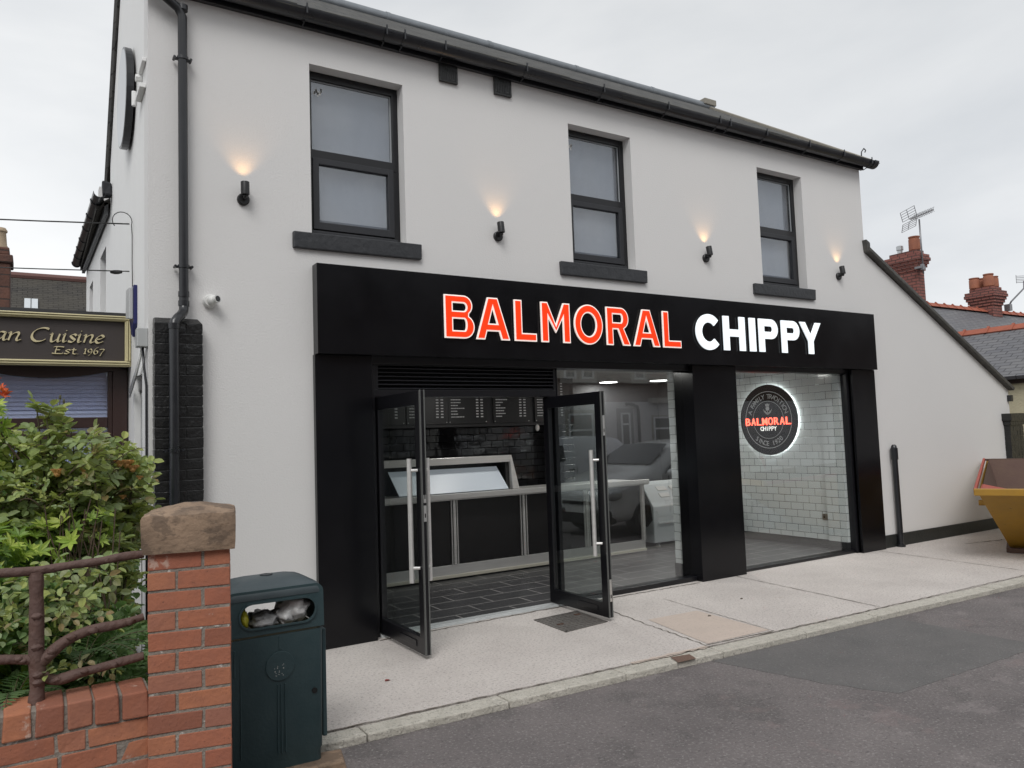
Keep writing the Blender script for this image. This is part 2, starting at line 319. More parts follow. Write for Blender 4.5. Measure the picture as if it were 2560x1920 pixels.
# pavement slab as a solid with a kerb along its street edge
b=MB(); xs=[-.02]+[x*.5 for x in range(1,60)]
b.prism([(-.02,ky(-.02)+.16),(30,ky(30)+.16),(30,.3),(-.02,.3)],-.05,0,'z'); struct(b.build('pavement',CONC))
x=-.02
kb=MB()
while x<30:
    x2=min(x+.915+random.uniform(-.01,.01),30); g=.004
    kb.prism([(x+g,ky(x)-.0),(x2-g,ky(x2)),(x2-g,ky(x2)+.153),(x+g,ky(x)+.153)],-.055,-.004+random.uniform(-.002,.002),'z'); x=x2
struct(kb.build('kerb',KERB,bevel=.008))
# opposite pavement
b=MB(); b.prism([(-30,-12.8),(40,-12.8),(40,-11.2),(-30,-11.2)],-.05,.05,'z'); struct(b.build('pavement_opposite',CONC))
# joints and cracks of the concrete
def strip(mb,pts,w,z,jit=.006):
    P=[]
    for i in range(len(pts)-1):
        a=Vector(pts[i]);c=Vector(pts[i+1]);n=max(2,int((c-a).length/.05))
        for k in range(n): P.append(a.lerp(c,k/n))
    P.append(Vector(pts[-1]))
    P=[p+Vector((random.uniform(-jit,jit),random.uniform(-jit,jit))) for p in P]
    vs=[];fs=[]
    for i,p in enumerate(P):
        t=(P[min(i+1,len(P)-1)]-P[max(i-1,0)]).normalized(); n=Vector((-t.y,t.x))*w*random.uniform(.4,1.1)/2
        vs+= [(p.x+n.x,p.y+n.y,z),(p.x-n.x,p.y-n.y,z)]
    for i in range(len(P)-1): fs.append((2*i,2*i+1,2*i+3,2*i+2))
    mb.add(vs,fs)
b=MB()
strip(b,[(5.96,-.05),(5.74,-1.92)],.012,.004); strip(b,[(3.83,-.4),(3.79,-.75),(3.73,-1.1),(3.70,-1.4),(3.64,-1.85)],.012,.004,.012)
strip(b,[(3.64,-1.84),(4.37,-1.88)],.014,.004,.003); strip(b,[(4.37,-1.86),(4.5,-.75),(4.55,-.4)],.008,.004,.004); strip(b,[(8.6,-.1),(8.4,-2.0)],.012,.004)
strip(b,[(.6,-1.765),(3.6,-1.88)],.010,.004,.006); strip(b,[(3.6,-1.88),(9,-2.05)],.010,.004,.006); strip(b,[(9.9,-.5),(12,-.9)],.02,.004,.02)
strip(b,[(1.72,-.075),(3.4,-.03),(5.4,-.06)],.02,.004,.01)
struct(b.build('pavement_joint',CRACK))
b=MB(); b.add([(3.86,-.95,.003),(4.42,-.98,.003),(4.36,-1.84,.003),(3.68,-1.82,.003)],[(0,1,2,3)])
struct(b.build('pavement_slab_patch',mat('tan_concrete',(.56,.47,.405),.8,vary=.5,vscale=3,vcol=(.45,.38,.33),vdetail=8,bump=.004,bscale=50,bdetail=5,spot=[(50,.58,(.28,.24,.22),.4),(4,.66,(.36,.28,.2),.4)])))
b=MB(); strip(b,[(2.9,-1.84),(3.62,-1.87)],.06,.003,.01); struct(b.build('pavement_repair',MATS['tan_concrete']))
b=MB(); b.add([(3.17,-2.03,.001),(3.34,-2.04,.001),(3.38,-1.93,.001),(3.22,-1.9,.001)],[(0,1,2,3)]); struct(b.build('kerb_repair',mat('brown_fill',(.16,.1,.075),.9,bump=.01,bscale=60)))
# darker reinstated trench in the road
b=MB(); P0=[(3.50,ky(3.5)-.01),(5.64,ky(5.6)-.01),(5.66,-3.27),(3.88,-3.23),(3.70,-2.85)]; P=[]
for i in range(5):
    p_=Vector(P0[i]);q_=Vector(P0[(i+1)%5])
    for k in range(14): v_=p_.lerp(q_,k/14); w_=.0 if i==0 else .009; P.append((v_.x+w_*mnoise.noise(Vector((v_.x*9,v_.y*9,0)))*2,v_.y+w_*mnoise.noise(Vector((v_.x*9,v_.y*9,5)))*2))
b.prism(P,-.08,-.0475,'z'); struct(b.build('road_patch',ASPH2))
b=MB(); b.prism([(-8,-2.6),(-.36,-2.6),(-.06,-2.2),(-.03,1.3),(-8,1.3)],-.05,.12,'z'); struct(b.build('garden_soil',SOIL))
# manhole cover
mh=thing('manhole_cover','weathered iron inspection cover set in the pavement before the open doors','manhole cover',(3.3,-.55,0))
A,B_,C_,D_=(3.084,-.309),(3.591,-.276),(3.545,-.784),(3.053,-.844)
IRON=mat('worn_iron',(.20,.185,.17),.6,metal=.4,vary=.7,vscale=20,vcol=(.10,.09,.085),bump=.004,bscale=60,spot=[(7,.66,(.2,.11,.06),.6)])
b=MB()
for (p,q) in ((A,B_),(B_,C_),(C_,D_),(D_,A)):
    p_=Vector(p);q_=Vector(q);n_=Vector((-(q_-p_).y,(q_-p_).x)).normalized()*-.022
    b.prism([tuple(p_),tuple(q_),tuple(q_+n_),tuple(p_+n_)],-.02,.006,'z')
b.build('frame',IRON,mh)
cx=(A[0]+B_[0]+C_[0]+D_[0])/4; cy=(A[1]+B_[1]+C_[1]+D_[1])/4
b=MB(); b.prism([(cx+(p[0]-cx)*.9,cy+(p[1]-cy)*.9) for p in (A,B_,C_,D_)],-.02,.003,'z')
for i in range(9):
    for k in range(9):
        s=(i+.8)/9.6;t=(k+.8)/9.6
        px=(A[0]*(1-s)+B_[0]*s)*(1-t)+(D_[0]*(1-s)+C_[0]*s)*t; py=(A[1]*(1-s)+B_[1]*s)*(1-t)+(D_[1]*(1-s)+C_[1]*s)*t
        d=.013 if (i+k)%2 else .006; e_=.019-d; b.box(px-d,px+d,py-e_,py+e_,.003,.007)
b.build('plate',IRON,mh)
for (hx,hy) in ((3.17,-.6),(3.5,-.4)): b=MB(); b.box(hx-.03,hx+.03,hy-.014,hy+.014,.0035,.0085); b.build('keyhole',mat('rusty_hole',(.09,.045,.03),.9),mh)

# ================================================================== SHOP BUILDING
shop=thing('shop_building','white rendered two storey chip shop with black shopfront and grey slate roof','shop',(4.4,2.6,0))
WIN=[(1.233,2.083),(3.922,4.753),(6.772,7.607)]
ops=[(a,b_,3.373,4.829) for a,b_ in WIN]+[(1.66,5.50,-.05,2.45),(6.10,8.36,-.05,2.45)]
b=MB(); wallgrid(b,0,8.86,-.05,5.16,ops,0,.24)
b.build('front_wall',RENDER_,shop)
# lean-to wall in the same plane, its black plinth
b=MB(); b.prism([(8.861,-.05),(12.42,-.05),(12.42,2.13),(12.36,2.14),(8.861,3.97)],0.001,.24,'y'); b.build('lean_to_wall',RENDER_,shop)
b=MB(); b.box(8.80,12.44,-.022,-.001,-.05,.165); b.build('plinth',PLINTH,shop,bevel=.006)
# verge of the lean-to
b=MB()
vp=[(8.88,4.02),(12.50,2.08)]
b.prism([(8.86,3.985),(12.44,2.10),(12.48,2.145),(8.86,4.045)],-.08,.05,'y'); b.prism([(8.84,3.975),(8.90,3.955),(8.90,4.10),(8.82,4.14)],-.07,.02,'y')
b.build('lean_to_verge',mat('dark_verge',(.05,.048,.045),.55,vary=.6,vscale=10,vcol=(.11,.105,.09),bump=.006,bscale=30),shop,bevel=.01)
b=MB(); b.prism([(8.86,4.0),(12.44,2.12),(12.44,2.17),(8.86,4.05)],.05,5.2,'y'); b.build('lean_to_roof',SLATE,shop)
b=MB(); b.box(12.36,12.46,-.05,.0,1.93,2.03); b.build('gutter_end',BLKPLAS,shop,bevel=.01)
# left gable wall (side) with the door opening
b=MB(); X0=0.0
poly=[(.24,-.05),(.385,-.05),(.385,2.22),(.93,2.245),(.93,-.05),(5.2,-.05),(5.2,4.5),(3.6,4.5),(2.206,6.18),(1.93,6.51),(.0,5.16),(.24,5.16)]
# build in strips to stay convex
def gx(mb,pts,x0=0,x1=.24): mb.prism(pts,x0,x1,'x')
gx(b,[(.241,-.05),(.385,-.05),(.385,5.43),(.241,5.33)]); gx(b,[(.385,2.22),(.93,2.245),(.93,5.81),(.385,5.43)])
gx(b,[(.93,-.05),(3.3,-.05),(3.3,4.87),(2.206,6.18),(1.93,6.51),(.93,5.81)])
b.build('gable_wall',RENDER_L,shop)
# right gable
b=MB(); b.prism([(.241,-.05),(5.2,-.05),(5.2,5.15),(2.64,6.98),(.241,5.27)],8.62,8.86,'x'); b.build('right_gable_wall',RENDER_,shop)
b=MB(); b.box(0,8.86,5.0,5.2,-.05,5.1); b.build('rear_wall',RENDER_,shop)
# main roof
b=MB(); e0,e1=(-.16,5.19),(2.64,7.03)
def slab(mb,pts,t=.05):
    n=(Vector(pts[1])-Vector(pts[0])).cross(Vector(pts[2])-Vector(pts[0])).normalized()*t
    k=len(pts); vs=[Vector(p) for p in pts]+[Vector(p)-n for p in pts]
    mb.add(vs,[list(range(k)),[k+i for i in range(k)][::-1]]+[(i,k+i,k+(i+1)%k,(i+1)%k) for i in range(k)])
slab(b,[(-.05,e0[1-1],e0[1]),(8.93,-.16,5.19),(8.93,2.64,7.03),(1.6,2.64,7.03),(-.05,1.93,6.53)])
slab(b,[(8.93,2.64,7.03),(8.93,5.35,5.1),(1.6,4.6,4.62),(1.6,2.64,7.03)])
slab(b,[(-.05,1.93,6.53),(1.6,2.64,7.03),(1.6,4.6,4.62),(-.05,3.52,4.62)])
b.build('roof',SLATE,shop)
# ragged slate edge courses just above the gutter
b=MB(); x=-.04
while x<8.9:
    w_=random.uniform(.19,.3); z_=random.uniform(-.004,.006); k=.657
    for (y0,y1,dz) in ((-.19+random.uniform(-.008,.008),.15,.012),(.02,.36,.02)):
        b.hexa([(x,y0,5.19+(y0+.16)*k+dz+z_),(x+w_-.004,y0,5.19+(y0+.16)*k+dz+z_),(x+w_-.004,y1,5.19+(y1+.16)*k+z_),(x,y1,5.19+(y1+.16)*k+z_),
                (x,y0,5.199+(y0+.16)*k+dz+z_),(x+w_-.004,y0,5.199+(y0+.16)*k+dz+z_),(x+w_-.004,y1,5.199+(y1+.16)*k+z_),(x,y1,5.199+(y1+.16)*k+z_)])
    x+=w_
b.build('eaves_slates',mat('mossy_slate',(.045,.046,.045),.85,spec=.2,vary=.8,vscale=9,vcol=(.11,.10,.075),bump=.008,bscale=40,bdetail=6,stretch=(.25,1,3)),shop)
b=MB(); x=1.6
while x<8.2:
    x2=min(x+1.5,8.93); b.tube([(x,2.64,7.045),(x2-.006,2.64,7.045)],.07,10); b.tube([(x2-.03,2.64,7.045),(x2+.02,2.64,7.045)],.076,10); x=x2
b.build('ridge_capping',LEAD,shop,smooth='auto')
b=MB(); slab(b,[(8.83,-.16,5.23),(8.96,-.16,5.23),(8.96,2.64,7.075),(8.83,2.64,7.075)],.06); b.box(8.70,8.97,2.55,2.75,7.05,7.15)
b.build('verge_coping',mat('stone_coping',(.28,.26,.22),.85,vary=.5,vscale=8,vcol=(.18,.165,.14),bump=.005,bscale=30),shop,bevel=.01)
# gutter, fascia board and brackets
b=MB(); b.box(-.02,8.90,-.045,.0-.001,5.115,5.235); b.build('eaves_board',BLKPLAS,shop,bevel=.004)
def gutter(mb,x0,x1,yc,zt,r=.062,t=.004,axis='x',seg=12,lip=True):
    prof=[(r*math.cos(PI+PI*k/seg),r*math.sin(PI+PI*k/seg)*1.05) for k in range(seg+1)]
    inn=[((r-t)*math.cos(PI+PI*k/seg),(r-t)*math.sin(PI+PI*k/seg)*1.05+.002) for k in range(seg+1)]
    pts=prof+inn[::-1]; n=len(pts); vs=[];fs=[]
    for d in (x0,x1):
        for (a,c) in pts: vs.append((d,yc+a,zt+c) if axis=='x' else (yc+a,d,zt+c))
    for i in range(n): fs.append((i,(i+1)%n,n+(i+1)%n,n+i))
    for k in range(seg): fs.append((k,k+1,n-2-k,n-1-k)); fs.append((n+k,n+n-1-k,n+n-2-k,n+k+1))
    mb.add(vs,fs)
b=MB(); gutter(b,-.10,9.0,-.122,5.205,r=.074); b.build('gutter',BLKPLAS,shop,smooth='auto')
for bx_ in (.35,1.15,1.85,2.02,2.42,3.3,4.25,5.15,5.95,6.12,6.75,7.55,8.25,8.85):
    b=MB(); gutter(b,bx_,bx_+.022,-.122,5.208,r=.080,t=.007); b.box(bx_+.004,bx_+.018,-.206,-.198,5.15,5.235) ; b.tube([(bx_+.01,-.13,5.118),(bx_+.01,-.06,5.10),(bx_+.01,-.046,5.135)],.006,6)
    b.build('gutter_bracket',BLKPLAS,shop,smooth='auto')
b=MB(); gutter(b,8.93,9.02,-.122,5.208,r=.084,t=.01); b.prism([(-.122+.08*math.cos(PI+PI*k/10),5.208+.082*math.sin(PI+PI*k/10)) for k in range(11)],9.018,9.026,'x'); b.build('gutter_stop_end',BLKPLAS,shop,smooth='auto')
b=MB(); b.tube([(8.86,-.05,5.27),(8.87,-.05,5.36),(8.93,-.05,5.42),(8.97,-.05,5.40),(8.95,-.05,5.37)],.008,8); b.build('roof_hook',ANTH,shop,smooth=True)
# eaves vents
for (x0,x1) in ((2.45,2.638),(3.04,3.232)):
    b=MB(); b.box(x0,x1,-.03,-.002,4.945,5.125)
    for k in range(9):
        xx=x0+.012+k*(x1-x0-.02)/9; b.box(xx,xx+.009,-.036,-.0302,4.96,5.09+random.uniform(-.01,.01))
    b.build('eaves_vent',BLKPAINT,shop,bevel=.003)
# downpipe
b=MB(); pr=.034
b.tube([(.02,-.118,5.13),(.04,-.12,5.07),(.12,-.10,5.03),(.20,-.075,4.99),(.232,-.07,4.93),(.232,-.07,2.74)],pr,16)
b.tube([(.232,-.07,2.745),(.232,-.072,2.69),(.228,-.085,2.65),(.205,-.12,2.615),(.175,-.165,2.585),(.15,-.185,2.55),(.145,-.19,2.50),(.145,-.19,.0)],pr*1.02,16)
for zz in (5.0,2.78,2.71,2.52): 
    b.tube([(.232 if zz>2.6 else .145,-.07 if zz>2.6 else -.19,zz-.02),(.232 if zz>2.6 else .145,-.07 if zz>2.6 else -.19,zz+.02)],pr*1.16,16)
dp=b.build('downpipe',BLKPLAS,shop,smooth='auto')
for (px,py,zz) in ((.232,-.07,4.60),(.232,-.07,2.99),(.145,-.19,1.62)):
    b=MB(); b.tube([(px,py,zz-.012),(px,py,zz+.012)],pr*1.22,16); b.box(px-.062,px+.062,py+.01,py+.03,zz-.009,zz+.009)
    for sx in (-1,1): b.tube([(px+sx*.058,py-.012,zz),(px+sx*.058,py+.05,zz)],.010,8)
    b.build('pipe_clip',BLKPLAS,dp,smooth='auto')
# painted brick corner pier
def brickwork(mb,x0,x1,yf,z0,z1,h,L_=.215,H_=.1025,d=.1,off=0,jit=.0015,gap=.01,step=True,axis='y'):
    z=z1; row=0
    while z>z0+.01:
        zb=max(z-h+gap,z0); x=x0-((L_+gap)*.0 if row%2==off else 0); seq=[L_,H_] if row%2==off else [H_,L_]
        tot=x1-x0; xx=x0; i=0
        while xx<x1-.015:
            l=seq[i%2] if i<2 else L_
            if xx+l>x1-.03: l=x1-xx
            ln=min(l,x1-xx); yy=yf+random.uniform(0,.004)
            mb.box(xx,xx+ln-(gap if xx+ln<x1-.001 else 0),yy,yy+d,zb+random.uniform(-.001,.001),z+random.uniform(-.001,.001),random.random(),0,jit) if axis=='y' else mb.box(yy,yy+d,xx,xx+ln-(gap if xx+ln<x1-.001 else 0),zb,z,random.random(),0,jit)
            xx+=ln; i+=1
        z-=h; row+=1
b=MB(); brickwork(b,.026,.357,-.112,0,2.555,.077,L_=.215,H_=.105,d=.108,gap=.006,jit=.002); b.box(.03,.352,-.106,-.002,-.05,2.55)
b.hexa([(.026,-.112,2.553),(.357,-.112,2.553),(.357,-.0,2.553),(.026,-.0,2.553),(.035,-.05,2.60),(.33,-.05,2.60),(.34,-.0,2.60),(.03,-.0,2.60)])
b.build('painted_brick_pier',BLKPAINT,shop,bevel=.004)


# ---- upstairs windows
def sash(i,xa,xb,lab):
    W=thing_child('window',shop)
    zt,zb=4.829,3.40; y=.12
    b=MB(); f=.058
    b.box(xa,xa+f*.9,y,y+.07,zb,zt); b.box(xb-f,xb,y,y+.07,zb,zt); b.box(xa,xb,y+.001,y+.069,zt-f*1.15,zt); b.box(xa,xb,y+.001,y+.069,zb,zb+.045); b.box(xa+.03,xb-.03,y-.004,y+.066,4.055,4.14)
    fr=b.build('window_frame',BLKFRAME if i else BLKFRAME,W,bevel=.004)
    b=MB(); s_=.055; z0,z1=zb+.047,4.07; xl,xr=xa+.052,xb-.058
    b.box(xl,xl+s_,y-.012,y+.05,z0,z1); b.box(xr-s_,xr,y-.012,y+.05,z0,z1); b.box(xl,xr,y-.0112,y+.049,z1-s_,z1); b.box(xl,xr,y-.0112,y+.049,z0,z0+s_*1.2)
    b.box(xl-.02,xr+.02,y-.03,y+.0,zb+.002,zb+.03)
    b.build('sash_frame',ANTH,W,bevel=.005)
    b=MB(); b.box(xl+s_-.005,xr-s_+.005,y+.015,y+.019,z0+s_,z1-s_+.005); b.build('lower_pane',UGLASS,W)
    b=MB(); b.box(xa+.05,xb-.055,y+.03,y+.034,4.13,zt-.06); b.build('upper_pane',UGLASS,W)
    # grey gasket round the upper pane
    b=MB(); g=.014; b.box(xa+.053,xb-.058,y+.022,y+.029,zt-.078,zt-.064); b.box(xb-.071,xb-.058,y+.022,y+.029,4.142,zt-.078); b.box(xa+.053,xa+.06,y+.022,y+.029,4.142,zt-.078)
    b.build('gasket',mat('pale_gasket',(.32,.34,.35),.5),W)
    b=MB(); b.box(xa+.002,xb-.002,.205,.212,3.36,4.829); b.build('blind',mat('pale_blind',(.46,.47,.48),.9,vary=.35,vscale=2,vcol=(.34,.35,.37),stretch=(4,1,.6)),W)
    return W
def thing_child(name,parent):
    o=bpy.data.objects.new(name,None); COL.objects.link(o); o.parent=parent; o.empty_display_size=.05; WL[o.name]=WL[parent.name]; return o
SX=[(1.071,2.216),(3.747,4.88),(6.585,7.715)]
for i,(xa,xb) in enumerate(WIN):
    W=sash(i,xa,xb,'')
    b=MB(); s0,s1=SX[i]; n=14; k=0
    vs=[];
    b.box(s0,s1,-.04,.119,3.237,3.372,jit=.004)
    o=b.build('sill',SILL,W,bevel=.008)
    if i<2:
        b=MB(); rr=random.Random(i)
        for q in range(14): 
            px=xa+.08+rr.random()*.07; pz=4.62+rr.random()*.05-.0*i; b.box(px,px+.006+rr.random()*.01,.1295 if 0 else .1485,.1495,pz,pz+.02+rr.random()*.015)
        b.build('label_residue',mat('paper_residue',(.6,.6,.58),.9),W)
# ---- shopfront
YF=-.06
for (xa,xb,lb) in ((1.222,1.712,0),(5.451,6.14,0),(8.313,8.808,0)):
    b=MB(); b.box(xa,xb,YF,-.001 if xa!=5.451 else .24,.0,2.36); b.build('pilaster',BLKMETAL,shop,bevel=.003)
b=MB(); b.box(1.712,5.451,.0,.2,2.30,2.44); b.box(6.14,8.313,.0,.2,2.315,2.44); b.box(1.66,1.712,-.03,.2,.0,2.44); b.box(8.313,8.37,-.03,.24,0,2.44)
b.build('shopfront_head',BLKFRAME,shop,bevel=.003)
b=MB()
# frame members: jambs, mullions, transoms, stepped profiles on the right side
b.box(1.713,1.765,.02,.14,.01,2.30); b.box(1.765,3.67,.03,.14,2.019,2.08); b.box(1.765,3.67,.03,.14,2.29,2.31); b.box(1.765,1.80,.031,.139,2.08,2.29); b.box(3.64,3.67,.031,.139,2.08,2.29)
b.box(3.632,3.674,.02,.14,.02,2.018); b.box(3.671,3.680,.022,.14,2.018,2.30)
b.box(5.456,5.50,.088,.14,.0,2.33); b.box(5.470,5.50,.03,.087,.0,2.33); b.box(5.484,5.5,-.04,.029,.0,2.345); b.box(3.675,5.456,.03,.14,.0,.05); b.box(3.681,5.456,.031,.139,2.302,2.33)
b.box(6.141,6.235,.03,.14,.0,2.33); b.box(6.235,8.29,.03,.14,.0,.032); b.box(6.235,8.29,.031,.139,2.309,2.33); b.box(8.29,8.312,.0,.14,.0,2.33)
b.box(8.27,8.289,-.0,.02,.0,2.33)
b.build('shopfront_frame',BLKFRAME,shop,bevel=.003)
b=MB(); b.box(1.765,3.63,.0,.10,.0,.022); b.box(1.765,3.63,-.01,.0,-.0,.012)
b.build('threshold',mat('pale_threshold',(.60,.62,.62),.4,metal=.3,vary=.3,vscale=9),shop,bevel=.002)
b=MB()
for k in range(6):
    z=2.088+k*.035; b.hexa([(1.80,.035,z),(3.64,.035,z),(3.64,.10,z+.018),(1.80,.10,z+.018),(1.80,.035,z+.006),(3.64,.035,z+.006),(3.64,.10,z+.024),(1.80,.10,z+.024)])
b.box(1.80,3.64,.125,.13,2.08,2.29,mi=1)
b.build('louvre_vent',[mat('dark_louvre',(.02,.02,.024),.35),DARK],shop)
b=MB(); b.box(3.675,5.456,.095,.103,.05,2.302); b.build('display_window_glass',GLASS,shop,label='large shop window pane beside the open doors reflecting parked vehicles')
b=MB(); b.box(6.235,8.29,.095,.103,.032,2.309); b.build('display_window_glass',GLASS,shop,label='shop window pane in front of the round sign')
# doors
def door(xc,y0,y1,side,lb):
    D=thing_child('door',shop); D['label']=lb
    t=.024; b=MB(); s=.078
    b.box(xc-t,xc+t,y1-s,y1,.03,2.015); b.box(xc-t,xc+t,y0,y0+s+.01,.03,2.015); b.box(xc-t+.0005,xc+t-.0005,y0+.02,y1-.02,1.905,2.0145); b.box(xc-t+.0005,xc+t-.0005,y0+.02,y1-.02,.031,.155)
    b.box(xc-t-.006,xc-t,y0+.15,y1-.45,.07,.12)
    b.build('door_frame',BLKFRAME,D,bevel=.005)
    b=MB(); b.box(xc-t-.003,xc-t,y0-.001,y0-.006,.035,2.012); 
    for xx in (xc-t*.7,xc+t*.7): b.tube([(xx,y0-.003,.035),(xx,y0-.003,2.018)],.0055,8)
    b.build('edge_seal',mat('grey_seal',(.14,.145,.14),.4,metal=.3),D,smooth='auto')
    b=MB(); b.box(xc-.004,xc+.004,y0+s,y1-s,.15,1.91); b.build('door_glass',DGLASS,D)
    for sx in (-1,1):
        b=MB(); hx=xc+sx*.075; hy=y0+.095
        b.tube([(hx,hy,.56),(hx,hy,1.495)],.0195,16)
        for zz in (.67,1.405): b.tube([(hx,hy,zz),(xc+sx*t,y0+.05,zz)],.012,10)
        b.build('pull_handle',STAINL,D,smooth='auto')
    for (za,zb) in (side): b=MB(); b.box(xc-.011,xc+.011,y0-.010,y0-.0065,za,zb); b.box(xc-.004,xc+.004,y0-.012,y0-.010,za+.03,za+.06,mi=1); b.build('lock_plate',[mat('zinc_plate',(.7,.7,.68),.3,metal=.8),DARK],D)
door(1.80,-.83,.075,[(1.16,1.22),(1.02,1.14)],'left open glass door with steel pull handles')
door(3.585,-.785,.115,[(1.62,1.80),(.17,.36)],'right open glass door with steel pull handles')
# ---- interior shell
b=MB(); b.box(1.0,8.55,.10,4.9,-.02,.012); b.build('shop_floor',FLOORT,shop)
b=MB(); b.box(1.0,8.55,.24,5.0,2.47,2.5); b.build('shop_ceiling',CEIL,shop)
b=MB(); b.box(8.30,8.5,.24,2.35,.13,2.47); b.box(8.24,8.2995,.10,.38,.13,2.47); b.build('tiled_side_wall',TILEW,shop)
b=MB(); b.box(8.288,8.30,.38,4.9,.012,.129); b.box(8.22,8.30,.10,.385,.012,.129); b.build('skirting',SKIRT,shop)
b=MB(); b.box(5.501,5.75,.10,.40,.15,2.47); b.build('tiled_nib',TILEW,shop)
b=MB(); b.box(5.49,5.755,.10,.405,.012,.1499); b.build('nib_skirting',SKIRT,shop)
b=MB(); b.box(1.0,6.2,3.6,3.7,.0,2.47); b.box(6.0,6.2,3.2,3.6,.0,2.47); b.build('black_tiled_wall',TILEB,shop)
b=MB(); b.box(1.0,1.05,.24,3.6,0,2.47); b.build('inner_wall',mat('dark_inner_wall',(.035,.035,.038),.6),shop)
b=MB(); b.prism([(6.2,3.6),(8.31,3.6),(8.31,2.351),(8.5,2.351),(8.5,3.7),(6.2,3.7)],0,2.47,'z'); b.build('inner_wall',mat('dark_inner_wall',(.035,.035,.038),.6),shop)
b=MB(); b.box(1.05,6.0,2.9,3.2,1.80,2.469); b.build('menu_bulkhead',mat('bulkhead_grey',(.022,.022,.024),.5),shop)
# side door in the gable
b=MB(); b.box(.05,.08,.386,.929,-.05,2.21); b.build('side_door',mat('side_door_black',(.012,.012,.013),.3),shop)
b=MB()
for (z0,z1) in ((1.55,2.1),(.9,1.45)): b.box(.044,.05,.47,.85,z0,z1)
b.build('side_door_pane',UGLASS,shop)
b=MB(); b.box(.03,.05,.4,.92,2.12,2.2); b.box(.03,.05,.4,.92,1.47,1.53); b.build('side_door_rail',mat('grey_rail',(.12,.12,.12),.4),shop)

# ---- rear wing
wing=thing('rear_wing','white painted rear wing behind the gable with black gutter above tall windows','building',(1,5,0))
sk=lambda y:-.018*(y-3.3)
b=MB(); wallgrid(b,3.3,6.6,-.05,4.35,[(3.76,4.46,2.0,4.02),(5.5,6.05,2.0,3.95)],0,.2,'x')
b.v=[(x+sk(y),y,z) for x,y,z in b.v]; b.build('wall',RENDER_L,wing)
b=MB(); b.box(.06,2.8,6.4,6.6,-.05,4.35); b.build('end_wall',RENDER_L,wing)
b=MB(); b.prism([(-.14,4.36),(1.6,5.55),(3.3,4.36),(3.3,4.31),(1.6,5.5),(-.14,4.30)],3.3,6.62,'y'); b.build('roof',SLATE_OLD,wing)
b=MB(); gutter(b,3.0,6.65,-.13,4.42,r=.06,axis='y'); b.v=[(x+sk(y)*.9,y,z) for x,y,z in b.v]; b.build('gutter',BLKPLAS,wing,smooth='auto')
b=MB(); b.box(-.06,-.02,3.3,6.6,4.26,4.40); b.v=[(x+sk(y),y,z) for x,y,z in b.v]; b.build('eaves_board',mat('grey_soffit',(.13,.135,.14),.5),wing)
for yy in (3.3,3.9,4.5,5.1,5.6,6.1,6.6):
    b=MB(); gutter(b,yy,yy+.05,-.13+sk(yy)*.9,4.422,r=.069,t=.01,axis='y'); b.build('gutter_joint',BLKPLAS,wing,smooth='auto')
b=MB(); b.box(-.09,.0,3.05,3.25,4.42,4.56,jit=.02); b.build('flashing',mat('dark_lead',(.015,.016,.02),.6),wing,bevel=.02)
for (y0,y1,z1) in ((3.76,4.46,4.02),(5.5,6.05,3.95)):
    b=MB(); b.box(.1+sk(y0),.14+sk(y0),y0,y1,2.0,z1); b.build('window',mat('dim_glass',(.05,.055,.06),.1),wing)

